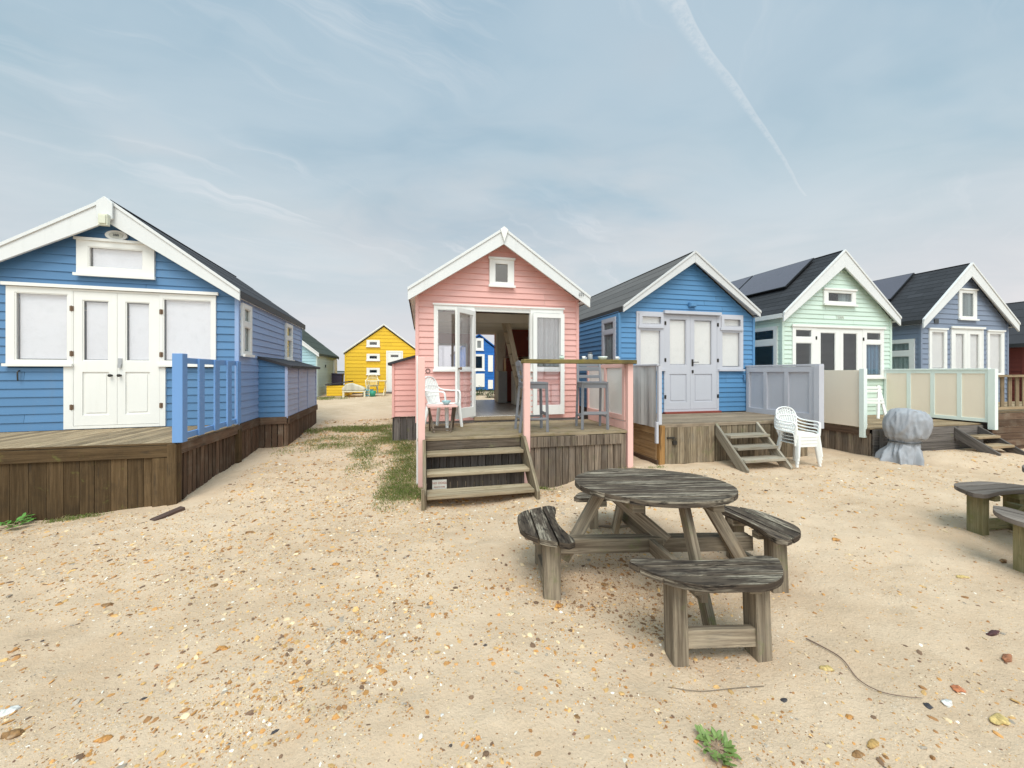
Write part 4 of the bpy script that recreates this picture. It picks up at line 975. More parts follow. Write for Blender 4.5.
def steps(name, x0, x1, ytop, ztop, yfoot, zfoot, n, mat, smat, label, tw=0.26, lab_g='timber steps up to the decks', sdepth=0.2, style='open', tt=0.045):
    t = thing(name, ((x0+x1)/2, (ytop+yfoot)/2, zfoot), 0, label, 'steps', lab_g)
    for x in (x0, x1):
        m = MB(); sx = 1 if x == x0 else -1
        if style == 'open':
            out = [(ytop+.02, ztop), (ytop+0.02, ztop-sdepth), (yfoot+sdepth*.4, zfoot-0.06), (yfoot-0.03, zfoot-0.06), (yfoot-0.05, zfoot+0.03)]
        else:
            out = [(ytop+.02, ztop), (ytop+.02, zfoot-.1), (yfoot-0.02, zfoot-.1), (yfoot-0.02, zfoot+0.20), (ytop-0.12, ztop)]
        m.prism(out, x-0.022, x+0.022, random.random(), 'x', (yfoot-ytop, zfoot-ztop)); m.build('stringer', smat, t, 0.003, world=True)
    for k in range(1, n+1):
        f_ = k/(n+1); z = ztop+(zfoot-ztop)*f_; y = ytop+(yfoot-ytop)*f_
        m = MB(); yc = y-0.0
        m.box(x0+0.024, x1-0.024, yc-tw*0.5, yc-0.004, z-tt, z); m.box(x0+0.024, x1-0.024, yc+0.004, yc+tw*0.5, z-tt, z); m.build('tread', mat, t, 0.006, world=True)
    return t
t = thing('steps', (0.72, 5.0, 0.04), 0, 'wide mossy wooden steps with grey side boards up to the pink hut deck', 'steps', 'timber steps up to the decks')
for x, top in ((0.03, 0.69), (1.41, 0.69)):
    m = MB()
    if x < 1: out = [(5.37, top), (5.37, -.1), (4.60, -.16), (4.58, 0.16), (5.26, top)]
    else: out = [(5.37, top), (5.37, 0.40), (4.72, -.10), (4.56, -.10), (4.56, 0.12), (5.24, top)]
    m.prism(out, x-0.022, x+0.020, .6, 'x', (1, .75)); m.build('stringer', 'skirt_pale', t, 0.003, world=True)
m = MB(); m.box(-0.01, 0.03, 4.55, 4.59, -.15, 0.24); m.build('side_board', 'skirt_pale', t, 0.003, world=True)
for k, (z, y0, y1, xr) in enumerate(((0.52, 5.16, 5.40, 1.38), (0.325, 4.90, 5.16, 1.39), (0.13, 4.63, 4.91, 1.38))):
    m = MB(); ym = (y0+y1)/2; m.box(0.055, xr, y0, ym-.003, z-0.045, z); m.box(0.055, xr, ym+.003, y1, z-0.045, z); m.build('tread', 'tread', t, 0.008, world=True)
m = MB(); m.box(0.06, 1.38, 5.388, 5.408, 0.53, 0.652); m.build('riser', 'skirt_grey', t, 0.003, world=True)
plank_skirt(t, 'backing_boards', 'skirt_dark', ((0.06, 5.14), (1.38, 5.14)), lambda x, y: -.1, 0.29, w=0.105, gap=0.006)
t = thing('sign', (0.245, 5.02, 0.366), R(-4), 'small worn white sign with red lettering propped under the second pink hut step', 'sign')
m = MB(); m.box(-0.09, 0.09, -0.006, 0.006, 0, 0.125); m.build('board', 'sign_white', t, 0.002)
t2 = children(t)[0]
Fs2 = lambda u, d, z: (u, -d, z)
text_mesh('NO DOGS', 0.038, 'lettering', 'red_ink', t2, Fs2, 0, 0.008, 0.085, 0.002); text_mesh('PRIVATE STEPS', 0.021, 'lettering', 'red_ink', t2, Fs2, 0, 0.008, 0.035, 0.002)
t.location = (0.215, 4.93, 0.115)

# ---- hut three: blue with lilac doors
H3L = Vector((5.33, 6.83, 0))
h3, Ff, Fr, Fl, Fb, zr, sl = hut(dict(loc=H3L, rot=0, hw=1.58, L=5.0, zf=0.78, apex=4.03, tip=2.875, hb=1.585, th=0.20, tipth=0.13, ov=0.16, mat='blue2', bh=0.10, roof='felt_grey', courses=5, trim='grey_white',
    corner='blue2', label='bright blue beach hut with lilac-grey double doors and plain blue gable', group=GRP, fascia='gutter',
    front_open=[(-1.20, 1.28, 1.64, 2.79), (-0.60, 0.67, 0.78, 2.79)], left_open=[(0.12, 0.66, 1.50, 2.68)]))
for (a, b_) in ((-1.22, -0.605), (0.685, 1.29)):
    window(h3, Ff, (a, b_, 1.63, 2.80), [(a+0.10, b_-0.06, 2.55, 2.72), (a+0.075, b_-0.075, 1.70, 2.44)], 'lilac', blind='blind_cream')
    m = MB(); m.fbox(Ff, a+0.03, b_-0.02, 0.036, 0.06, 2.47, 2.52, .5); slab(m, Ff, (a+0.05, b_-0.02, 2.48, 2.76), [(a+0.12, b_-0.08, 2.56, 2.70)], 0.0365, 0.052); m.build('vent_sash', 'lilac', h3, 0.002)
m = MB(); slab(m, Ff, (-0.604, 0.684, 0.80, 2.80), [(-0.56, 0.64, 0.84, 2.76)], -0.03, 0.035); m.fbox(Ff, -0.63, 0.70, 0.036, 0.10, 2.77, 2.83, .5); m.build('door_frame', 'lilac', h3)
door(h3, Ff, (-0.558, -0.002, 0.845, 2.755), [(-0.48, -0.09, 1.74, 2.67)], 'lilac', 'blind_cream', panels=[(-0.48, -0.09, 0.99, 1.56)], hinges=[(-0.58, 2.58), (-0.58, 1.84), (-0.58, 1.1)], hinge_mat='iron')
dd = door(h3, Ff, (0.002, 0.638, 0.845, 2.755), [(0.09, 0.52, 1.74, 2.67)], 'lilac', 'blind_cream', panels=[(0.09, 0.52, 0.99, 1.56)], hinges=[(0.66, 2.58), (0.66, 1.84), (0.66, 1.1)], hinge_mat='iron')
m = MB(); m.tube([Ff(0.05, 0.03, 1.80), Ff(0.05, 0.065, 1.80), Ff(0.17, 0.065, 1.80)], 0.008, 6); m.fbox(Ff, 0.03, 0.07, 0.031, 0.038, 1.72, 1.86); m.fbox(Ff, 0.035, 0.065, 0.031, 0.05, 1.58, 1.64); m.build('handle', 'iron', dd)
m = MB(); m.box(-0.62, 0.70, -0.09, 0.02, 0.762, 0.80, .5); m.build('threshold', 'dark_red', h3, 0.003)
m = MB(); m.fbox(Ff, -0.04, 0.12, 0.015, 0.07, 2.93, 3.02, .5); m.fbox(Ff, -0.02, 0.10, 0.071, 0.085, 2.94, 3.01, .5); m.build('wall_lamp', 'blue2', h3, 0.004)
window(h3, Fl, (0.10, 0.68, 1.50, 2.70), [(0.18, 0.60, 2.46, 2.62), (0.18, 0.60, 1.58, 2.38)], 'lilac', blind=('curtain_grey', 'curtain_grey'), glass='glass_dark')
m = MB(); m.fbox(Ff, 1.30, 1.34, 0.02, 0.05, 1.42, 1.54); m.build('wall_hook', 'blue', h3)
dk3 = thing('deck', (5.2, 6.1, 0), 0, 'pale grey-brown deck with padlocked hatch in front of the bright blue hut', 'deck', 'raised timber decks in front of the huts')
m = MB(); y = 5.52
while y < 6.78:
    y1 = min(y+0.125, 6.79); m.box(3.74, 6.74, y, y1-0.007, 0.732, 0.76); y += 0.125
m.build('floorboards', 'deck_grey', dk3, 0.003, world=True)
m = MB(); m.box(3.72, 6.74, 5.485, 5.517, 0.70, 0.752); m.build('nosing', 'deck_grey', dk3, 0.004, world=True)
plank_skirt(dk3, 'front_skirt', 'skirt_pale', ((4.80, 5.51), (6.74, 5.51)), zdeep, 0.70, w=0.11, gap=0.008)
plank_skirt(dk3, 'hatch_door', 'skirt_pale', ((3.83, 5.495), (4.78, 5.495)), lambda x, y: 0.10, 0.70, w=0.118, gap=0.004)
m = MB(); m.box(3.86, 3.99, 5.460, 5.480, 0.52, 0.545); m.box(3.96, 4.03, 5.455, 5.479, 0.42, 0.48); m.tube([(3.975, 5.46, 0.48), (3.975, 5.46, 0.53), (4.015, 5.46, 0.53), (4.015, 5.46, 0.48)], 0.006, 6); m.build('padlock', 'iron', dk3, world=True)
m = MB(); m.box(3.72, 3.815, 5.465, 5.545, zdeep(3.7, 5.5), 0.735, .5); m.build('corner_post', 'orange_wood', dk3, 0.004, world=True)
m = MB()
for k in range(5): m.beam((3.715, 5.55, 0.64-k*0.13), (3.715, 6.8, 0.64-k*0.13), 0.022, 0.125)
m.build('side_boards', 'brown_side', dk3, 0.003, world=True)
m = MB(); m.box(3.69, 3.735, 5.5, 6.82, -0.05, 0.17); m.build('base_board', 'side_brown', dk3, 0.003, world=True)
m = MB(); m.box(3.67, 3.73, 5.42, 5.475, 0.76, 1.72, .5); m.box(3.63, 3.67, 5.42, 5.47, 0.46, 0.80, .5); m.build('post', 'lilac', dk3, 0.003, world=True)
m = MB(); nn = 18
for k in range(nn):
    y0, y1 = 5.47+k*1.35/nn, 5.47+(k+1)*1.35/nn; f = lambda y: 3.66+0.014*math.sin(y*9)+0.008*math.sin(y*23)
    m.poly([(f(y0), y0, 0.70), (f(y1)+.01, y1, 0.70), (f(y1), y1, 1.70), (f(y0), y0, 1.70)], .5, None, True); m.poly([(f(y0)+.012, y0, 0.70), (f(y0)+.012, y0, 1.70), (f(y1)+.012, y1, 1.70), (f(y1)+.022, y1, 0.70)], .5, None, True)
m.build('canvas_screen', 'canvas', dk3, world=True)
m = MB(); m.box(3.64, 3.70, 5.42, 6.83, 1.70, 1.728, .5); m.build('screen_rail', 'lilac', dk3, 0.003, world=True)
Fs = lambda u, d, z: (6.74-d, u, z)
m = MB(); slab(m, Fs, (5.34, 6.80, 0.72, 1.70), [(5.44, 5.84, 0.86, 1.60), (5.92, 6.30, 0.86, 1.60), (6.38, 6.73, 0.86, 1.60)], -0.02, 0.045)
m.box(6.67, 6.78, 5.24, 5.338, 0.62, 1.71, .5); m.box(6.69, 6.79, 5.25, 6.82, 1.705, 1.74, .5); sc = m.build('side_screen', 'lilac', dk3, 0.003, world=True)
m = MB(); m.fbox(Fs, 5.42, 6.78, -0.004, 0.006, 0.80, 1.65, .5); m.build('screen_board', 'lilac', sc, world=True)
steps('steps', 4.80, 5.62, 5.46, 0.74, 4.88, 0.08, 3, 'tread_grey', 'tread_grey', 'grey open wooden steps leading up to the bright blue hut', tw=0.24)

# ---- hut four: mint
H4L = Vector((9.25, 6.83, 0))
def shift(o, dx): return [(a+dx, b_+dx, c, d) for a, b_, c, d in o]
h4, Ff, Fr, Fl, Fb, zr, sl = hut(dict(loc=H4L, rot=0, hw=1.58, L=5.0, zf=0.60, apex=4.35, tip=2.885, hb=1.69, th=0.34, tipth=0.20, ov=0.12, mat='mint', bh=0.10, roof='shingle', courses=13, lap=0.004,
    corner='mint', fascia='white', label='mint green beach hut with white gabled front and two solar panels', group=GRP,
    front_open=[(-1.33, 1.32, 1.46, 2.61), (-0.70, 0.72, 0.62, 2.61), (-0.45, 0.44, 3.13, 3.45)], left_open=[(0.12, 0.80, 1.62, 2.60)]))
window(h4, Ff, (-0.47, 0.46, 3.11, 3.47), [(-0.35, 0.36, 3.19, 3.405)], 'white', blind='curtain_grey', blinds=[(0.02, 0.40, 3.12)], glass='glass_dark', head=True, d1=0.045)
window(h4, Ff, (-1.33, -0.705, 1.45, 2.60), [(-1.25, -0.80, 2.37, 2.54), (-1.25, -0.80, 1.53, 2.25)], 'white', blind=None, glass='glass_dark')
window(h4, Ff, (0.725, 1.33, 1.45, 2.60), [(0.80, 1.24, 2.34, 2.52), (0.78, 1.25, 1.52, 2.25)], 'white', blind=(None, 'curtain_blue'), glass='glass_dark')
m = MB(); slab(m, Ff, (-0.704, 0.724, 0.61, 2.61), [(-0.66, 0.68, 0.65, 2.58)], -0.03, 0.035); m.fbox(Ff, -1.36, 1.36, 0.036, 0.06, 2.60, 2.65, .5); m.build('door_frame', 'white', h4)
door(h4, Ff, (-0.658, 0.008, 0.655, 2.575), [(-0.555, -0.12, 1.30, 2.49)], 'white', None, 'glass_dark', panels=[(-0.555, -0.12, 0.78, 1.15)], hinges=[(-0.68, 2.36), (-0.68, 0.9)], hinge_mat='iron')
door(h4, Ff, (0.012, 0.678, 0.655, 2.575), [(0.10, 0.52, 1.30, 2.49)], 'white', None, 'glass_dark', panels=[(0.10, 0.52, 0.78, 1.15)], hinges=[(0.70, 2.36), (0.70, 0.9)], hinge_mat='iron')
window(h4, Fl, (0.10, 0.84, 1.60, 2.62), [(0.18, 0.74, 2.33, 2.55), (0.18, 0.74, 1.68, 2.20)], 'white', blind=(None, None), glass='glass_dark')
m = MB(); Fi = Fl; m.fbox(Fi, 0.16, 0.30, -0.07, -0.06, 1.66, 2.22); m.build('curtain', 'curtain_blue', h4)
text_mesh('TERN', 0.105, 'lettering', 'plaque', h4, Ff, 0.02, 0.02, 2.845, squash=0.9)
# ---- hut five: slate blue
H5L = Vector((13.36, 6.83, 0))
h5, Ff5, Fr5, Fl5, Fb5, zr5, sl5 = hut(dict(loc=H5L, rot=0, hw=1.55, L=5.0, zf=0.80, apex=4.32, tip=2.865, hb=1.70, ac=-0.05, th=0.30, tipth=0.22, ov=0.13, mat='slate_blue', bh=0.125, roof='shingle', courses=13, lap=0.004,
    label='slate blue beach hut with steep dark roof and tall narrow white windows', group=GRP, fascia='gutter',
    front_open=[(-1.30, -0.70, 1.62, 2.65), (-0.55, 0.60, 0.80, 2.70), (0.75, 1.38, 1.50, 2.66), (-0.26, 0.35, 2.92, 3.70)], left_open=[(0.10, 0.98, 1.40, 2.40)]))
window(h5, Ff5, (-0.28, 0.36, 2.91, 3.68), [(-0.17, 0.25, 2.99, 3.60)], 'white', blind='curtain_grey', glass='glass_dark', head=True)
window(h5, Ff5, (-1.30, -0.70, 1.60, 2.66), [(-1.22, -0.78, 1.68, 2.59)], 'white', blind='blind_cream', head=True)
window(h5, Ff5, (0.75, 1.38, 1.48, 2.66), [(0.83, 1.28, 1.56, 2.59)], 'white', blind='blind_cream', head=True)
m = MB(); slab(m, Ff5, (-0.55, 0.60, 0.80, 2.70), [(-0.50, 0.55, 0.83, 2.66)], -0.03, 0.035); m.fbox(Ff5, -0.58, 0.63, 0.036, 0.065, 2.69, 2.74, .5); m.build('door_frame', 'white', h5)
door(h5, Ff5, (-0.498, 0.022, 0.835, 2.655), [(-0.40, -0.08, 1.20, 2.56)], 'white', 'blind_cream')
door(h5, Ff5, (0.026, 0.548, 0.835, 2.655), [(0.12, 0.45, 1.20, 2.56)], 'white', 'blind_cream')
window(h5, Fl5, (0.10, 1.0, 1.38, 2.42), [(0.20, 0.90, 2.13, 2.33), (0.20, 0.90, 1.46, 2.0)], 'white', blind=('curtain_grey', 'blind_green'), glass='glass_dark')
m = MB(); m.fbox(Ff5, -1.12, -0.98, 0.015, 0.03, 2.80, 2.90); m.build('plaque', 'ink', h5)
def solar(root, zr, slope, hb, panels):
    ln = math.hypot(1, slope)
    for (y0, y1, f0, f1) in panels:
        def P(y, f, o): # left pitch
            x = -hb*f; return (x-o*slope/ln, y, zr(x)+o/ln-.012)
        m = MB(); o0, o1 = 0.05, 0.085
        c = [P(y0, f0, o0), P(y1, f0, o0), P(y1, f1, o0), P(y0, f1, o0), P(y0, f0, o1), P(y1, f0, o1), P(y1, f1, o1), P(y0, f1, o1)]
        m.faces(c, [(0, 1, 2, 3), (7, 6, 5, 4), (0, 4, 5, 1), (1, 5, 6, 2), (2, 6, 7, 3), (3, 7, 4, 0)]); fr_ = m.build('solar_panel', 'solar_frame', root)
        m = MB(); e = 0.02; fe = e/(hb*ln)
        m.poly([P(y0+e, f1-fe, o1+.003), P(y1-e, f1-fe, o1+.003), P(y1-e, f0+fe, o1+.003), P(y0+e, f0+fe, o1+.003)]); m.build('solar_cells', 'solar', fr_)
solar(h4, zr, sl, 1.69, [(0.45, 2.15, 0.05, 0.55), (2.18, 3.88, 0.05, 0.55)])
solar(h5, zr5, sl5, 1.71, [(0.95, 2.65, 0.05, 0.56)])

# decks of the right-hand huts
dk4 = thing('deck', (9.2, 6.0, 0), 0, 'timber deck of the mint hut between two cream side screens', 'deck', 'raised timber decks in front of the huts')
m = MB(); y = 5.20
while y < 6.78:
    y1 = min(y+0.125, 6.79); m.box(7.78, 10.62, y, y1-0.007, 0.572, 0.60); y += 0.125
m.build('floorboards', 'deck_tan', dk4, 0.003, world=True)
m = MB(); z = 0.57
for k in range(4): m.box(7.80, 10.60, 5.165, 5.19, z-0.14*(k+1)+0.006, z-0.14*k)
m.build('front_boards', 'skirt_dark', dk4, 0.003, world=True)
m = MB(); slab(m, lambda u, d, z: (u, 5.16-d, z), (7.92, 8.62, 0.12, 0.56), [(7.99, 8.55, 0.18, 0.50)], 0.0, 0.02); m.build('hatch_frame', 'skirt_dark', dk4, 0.003, world=True)
plank_skirt(dk4, 'side_skirt', 'skirt_grey', ((7.79, 6.8), (7.79, 5.2)), zdeep, 0.50, w=0.11)
m = MB(); m.box(7.755, 7.785, 5.22, 6.8, 0.46, 0.575); m.build('side_beam', 'side_brown', dk4, world=True)
m = MB(); m.box(7.71, 7.79, 5.26, 5.34, 0.42, 1.66, .5); m.build('post', 'mint_post', dk4, 0.004, world=True)
m = MB(); m.box(10.56, 10.65, 4.99, 5.09, 0.50, 1.66, .5); m.build('post', 'mint_post', dk4, 0.004, world=True)
m = MB(); m.box(7.752, 7.772, 5.343, 6.80, 0.60, 1.635, .5); m.build('side_screen', 'cream_board', dk4, 0.003, world=True)
Fs = lambda u, d, z: (10.60-d, u, z)
ub = [5.10, 5.50, 5.92, 6.33, 6.79]
m = MB(); slab(m, Fs, (5.09, 6.80, 0.63, 1.64), [(ub[i]+0.035, ub[i+1]-0.035, 0.70, 1.57) for i in range(4)], -0.02, 0.02); m.box(10.565, 10.64, 5.08, 6.81, 1.64, 1.672, .5); sc = m.build('side_screen', 'mint_post', dk4, 0.003, world=True)
m = MB(); m.fbox(Fs, 5.10, 6.79, -0.005, 0.006, 0.68, 1.60, .5); m.build('screen_board', 'cream_board', sc, world=True)
steps('steps', 9.82, 10.46, 5.14, 0.56, 4.62, 0.14, 2, 'deck_tan', 'skirt_dark', 'short grey wooden steps at the right end of the mint hut deck', tw=0.22)

dk5 = thing('deck', (13.2, 6.0, 0), 0, 'brown deck with a slatted balustrade in front of the slate blue hut', 'deck', 'raised timber decks in front of the huts')
m = MB(); y = 5.12
while y < 6.78:
    y1 = min(y+0.14, 6.79); m.box(10.72, 15.2, y, y1-0.007, 0.80, 0.83); y += 0.14
m.build('floorboards', 'deck_tan', dk5, 0.003, world=True)
m = MB(); z = 0.795
for k in range(6): m.box(10.70, 15.2, 5.09, 5.115, z-0.13*(k+1)+0.006, z-0.13*k)
m.build('front_boards', 'side_brown', dk5, 0.003, world=True)
m = MB(); m.box(10.70, 15.2, 5.05, 5.13, 1.50, 1.545); m.box(10.70, 15.2, 5.07, 5.11, 0.87, 0.92); m.build('handrail', 'deck_tan', dk5, 0.004, world=True)
x = 10.78
while x < 15.1:
    m = MB(); m.box(x, x+0.095, 5.112, 5.132, 0.88, 1.50); m.build('baluster', 'deck_tan', dk5, 0.003, world=True); x += 0.215

# ---- hut six, red-brown, at the right edge
h6, *_ = hut(dict(loc=Vector((17.55, 7.0, 0)), rot=0, hw=1.6, L=5.0, zf=0.75, apex=3.72, tip=2.38, hb=1.85, th=0.28, ov=0.15, mat='redbrown', bh=0.125, roof='felt', courses=5,
    label='red-brown beach hut beyond the slate blue one at the right edge', group=GRP, front_open=[(-0.5, 0.5, 0.75, 2.6)]))
door(h6, lambda u, d, z: (u, -d, z), (-0.5, 0.5, 0.76, 2.59), [(-0.35, 0.35, 1.5, 2.45)], 'white', 'blind')

# ---- far huts behind
hy, Ff, Fr, Fl, Fb, zr, sl = hut(dict(loc=Vector((-1.70, 18.5, 0)), rot=0, hw=1.66, L=4.6, zf=0.66, apex=3.80, tip=2.50, hb=1.72, th=0.07, tipth=0.07, apk=1.0, ov=0.06, mat='yellow', bh=0.165, roof='felt_grey', trim='cream',
    corner='yellow', label='bright yellow beach hut standing behind the gap between blue and pink huts', group='beach huts in the row behind',
    front_open=[(-0.73, -0.20, 2.75, 3.05), (-0.73, -0.20, 2.10, 2.42), (-0.73, -0.20, 1.46, 1.78), (0.14, 0.80, 0.66, 2.52)]))
for z in (2.74, 2.11, 1.47):
    window(hy, Ff, (-0.75, -0.18, z, z+0.32), [(-0.63, -0.29, z+0.085, z+0.235)], 'cream', blind=None, glass='glass_dark')
m = MB(); slab(m, Ff, (0.10, 0.84, 0.70, 2.58), [(0.17, 0.77, 0.74, 2.50)], -0.02, 0.03); m.build('door_frame', 'cream', hy)
door(hy, Ff, (0.175, 0.765, 0.745, 2.495), [(0.29, 0.65, 2.27, 2.40)], 'white', None, 'glass_dark', panels=[(0.30, 0.64, 0.9, 1.5)])
m = MB(); m.box(0.1, 0.95, -0.45, -0.02, 0.60, 0.70); m.box(0.1, 0.95, -0.42, -0.05, 0.4, 0.52); m.build('doorstep', 'skirt_dark', hy, 0.004)

hm, *_ = hut(dict(loc=Vector((-5.75, 17.0, 0)), rot=0, hw=1.59, L=3.6, zf=0.60, apex=3.75, tip=2.36, hb=1.70, th=0.22, tipth=0.15, ov=0.12, mat='pale_aqua', mat_r='pale_green', bh=0.12, roof='felt_green', corner='pale_green', fascia='felt_green',
    label='pale aqua beach hut with a green-grey roof far behind the left blue hut', group='beach huts in the row behind'))
m = MB(); m.box(1.60, 1.66, 2.9, 3.5, 1.45, 2.2, .5); m.box(1.60, 1.72, 2.85, 3.55, 1.40, 1.45, .5); m.build('shutter', 'white', hm)
m = MB(); m.box(1.60, 1.64, 1.3, 1.34, 1.8, 1.92); m.build('wall_hook', 'iron', hm)

hb_, Ff, Fr, Fl, Fb, zr, sl = hut(dict(loc=Vector((2.80, 19.2, 0)), rot=0, hw=1.10, L=4.0, zf=0.70, apex=3.52, tip=2.66, hb=1.14, th=0.06, tipth=0.06, ov=0.05, mat='royal', bh=0.16, trim='royal', roof='felt',
    label='royal blue hut with white windows seen through the pink hut back door', group='beach huts in the row behind',
    front_open=[(-0.22, 0.22, 2.70, 3.30), (-0.28, 0.25, 1.70, 2.48)]))
window(hb_, Ff, (-0.22, 0.22, 2.68, 3.30), [(-0.11, 0.11, 2.80, 3.18)], 'white', blind='curtain_grey', glass='glass_dark')
window(hb_, Ff, (-0.30, 0.27, 1.66, 2.50), [(-0.20, 0.16, 1.78, 2.40)], 'white', blind=None, glass='glass_dark')
m = MB(); m.box(-0.32, 0.27, -0.05, -0.02, 0.85, 1.52, .5); m.build('panel', 'cream', hb_); m = MB(); m.box(0.45, 0.70, -0.05, -0.02, 1.62, 2.45, .5); m.box(0.45, 0.70, -0.05, -0.02, 0.75, 1.2, .5); m.build('panel', 'white', hb_)

# ------------------------------------------------------------------ picnic tables
def bench_outline(r_in, r_out, half, n=14):
    """seat of a round picnic table, concave towards the table; local: table centre at origin, seat towards -y"""
    pts = []
    for i in range(n+1):       # outer convex edge
        a = -1+2*i/n; x = half*a
        pts.append((x, -(r_out)-0.02+0.145*abs(a)**2.6))
    for i in range(n+1):
        a = 1-2*i/n; x = half*a
        pts.append((x, -(r_in)-0.115*(1-min(1, abs(a)*1.0)**1.2)*-1-0.03))
    return pts
def clip_strips(outline, w, z0, z1, mb, gap=0.008, ang=0.0):
    """cut an outline into planks parallel to direction ang"""
    c, s_ = math.cos(ang), math.sin(ang)
    pts = [(x*c+y*s_, -x*s_+y*c) for x, y in outline]
    lo, hi = min(p[1] for p in pts), max(p[1] for p in pts); y = lo
    n = max(1, round((hi-lo)/w)); w = (hi-lo)/n
    for k in range(n):
        a, b_ = lo+k*w+gap/2, lo+(k+1)*w-gap/2
        def clip(P, f):
            out = []
            for i in range(len(P)):
                p, q = P[i], P[(i+1) % len(P)]; fp, fq = f(p), f(q)
                if fp >= 0: out.append(p)
                if (fp >= 0) != (fq >= 0):
                    t = fp/(fp-fq); out.append((p[0]+(q[0]-p[0])*t, p[1]+(q[1]-p[1])*t))
            return out
        P = clip(clip(pts, lambda p: p[1]-a), lambda p: b_-p[1])
        if len(P) < 3: continue
        P2 = [(x*c-y_*s_, x*s_+y_*c) for x, y_ in P]
        dz = random.uniform(-0.003, 0.003)
        mb.prism(P2, z0+dz, z1+dz, random.random(), 'z', (c, s_))
def picnic(loc, rot, label, top_mat, leg_mat, sink=0.30, ztop=0.72, rt=0.605, seats=(0, 1, 2, 3)):
    t = thing('picnic_table', loc, rot, label, 'picnic table', 'round timber picnic tables on the sand')
    m = MB(); n = 44; out = [(rt*math.cos(2*math.pi*i/n), rt*math.sin(2*math.pi*i/n)) for i in range(n)]
    clip_strips(out, 0.142, ztop-0.04, ztop, m, 0.014, R(2)); m.build('tabletop', top_mat, t, 0.009)
    m = MB()
    for x in (-0.28, 0.28): m.box(x-0.04, x+0.04, -0.46, 0.46, ztop-0.11, ztop-0.042)
    m.build('top_batten', leg_mat, t, 0.004)
    zb = 0.245
    m = MB()
    m.box(-0.80, 0.80, 0.005, 0.05, zb-0.06, zb+0.055); m.box(-0.80, 0.80, -0.05, -0.005, zb-0.058, zb+0.052)
    m.build('cross_beam', leg_mat, t, 0.004)
    m = MB(); m.box(-0.05, -0.006, -0.80, -0.06, zb-0.055, zb+0.05); m.box(0.006, 0.05, 0.06, 0.80, zb-0.055, zb+0.05); m.beam((-0.30, 0.30, ztop-0.10), (0.10, -0.05, zb+0.03), 0.045, 0.09); m.build('cross_beam', leg_mat, t, 0.004)
    for k in range(4):
        a = k*math.pi/2; Rm = Matrix.Rotation(a, 3, 'Z')
        # slanted leg from under the top down and out
        m = MB(); x0 = 0.075 if k % 2 == 0 else -0.075
        p0, p1 = Rm @ Vector((x0, -0.36, ztop-0.045)), Rm @ Vector((x0, -0.70, -0.10 if k == 0 else 0.10))
        m.beam(p0, p1, 0.045, 0.095, up=tuple(Rm @ Vector((0, 1, 0)))); m.build('slanted_leg', leg_mat, t, 0.004)
    for k in seats:
        a = k*math.pi/2; Rm = Matrix.Rotation(a, 3, 'Z')
        hb = 0.462; o = []
        nn = 22
        for i in range(nn+1):
            q = -1+2*i/nn; o.append((hb*q, -(1.070-0.310*abs(q)**3.2)))
        for i in range(nn+1):
            q = 1-2*i/nn; o.append((hb*0.99*q, -(0.760-0.085*abs(q)**2+0.075*(max(0, abs(q)-0.84)/0.16)**2)))
        o = [tuple((Rm @ Vector((x, y, 0)))[:2]) for x, y in o]
        m = MB(); clip_strips(o, 0.115, 0.378, 0.418, m, 0.012, a); seat = m.build('seat', top_mat, t, 0.009)
        for x in (-0.228, 0.252):
            m = MB(); m.obox(Rm @ Vector((x, -0.845, 0.165-sink/2)), [Rm @ Vector(v) for v in ((1, 0, 0), (0, 1, 0), (0, 0, 1))], (0.043, 0.060, 0.205+sink/2)); m.build('leg', leg_mat, t, 0.004)
            m = MB(); m.obox(Rm @ Vector((x+(0.085 if x < 0 else -.085), -0.86, 0.345)), [Rm @ Vector(v) for v in ((1, 0, 0), (0, 1, 0), (0, 0, 1))], (0.035, 0.11, 0.026)); m.build('seat_bearer', leg_mat, t, 0.003)
        m = MB(); m.obox(Rm @ Vector((0, -0.87, 0.045)), [Rm @ Vector(v) for v in ((1, 0, 0), (0, 1, 0), (0, 0, 1))], (0.215, 0.022, 0.050)); m.build('stretcher', leg_mat, t, 0.004)
    return t
pt = picnic((1.775, 2.70, 0.0), (R(-4.0), R(0.5), R(-10)), 'weathered round picnic table with four curved seats in the middle of the sand', 'table_top', 'table_leg')
picnic((5.58, 1.80, 0.02), (0, 0, R(-3)), 'second picnic table with brown-grey seats, cut off at the right edge', 'table2', 'table2_leg', sink=0.3)

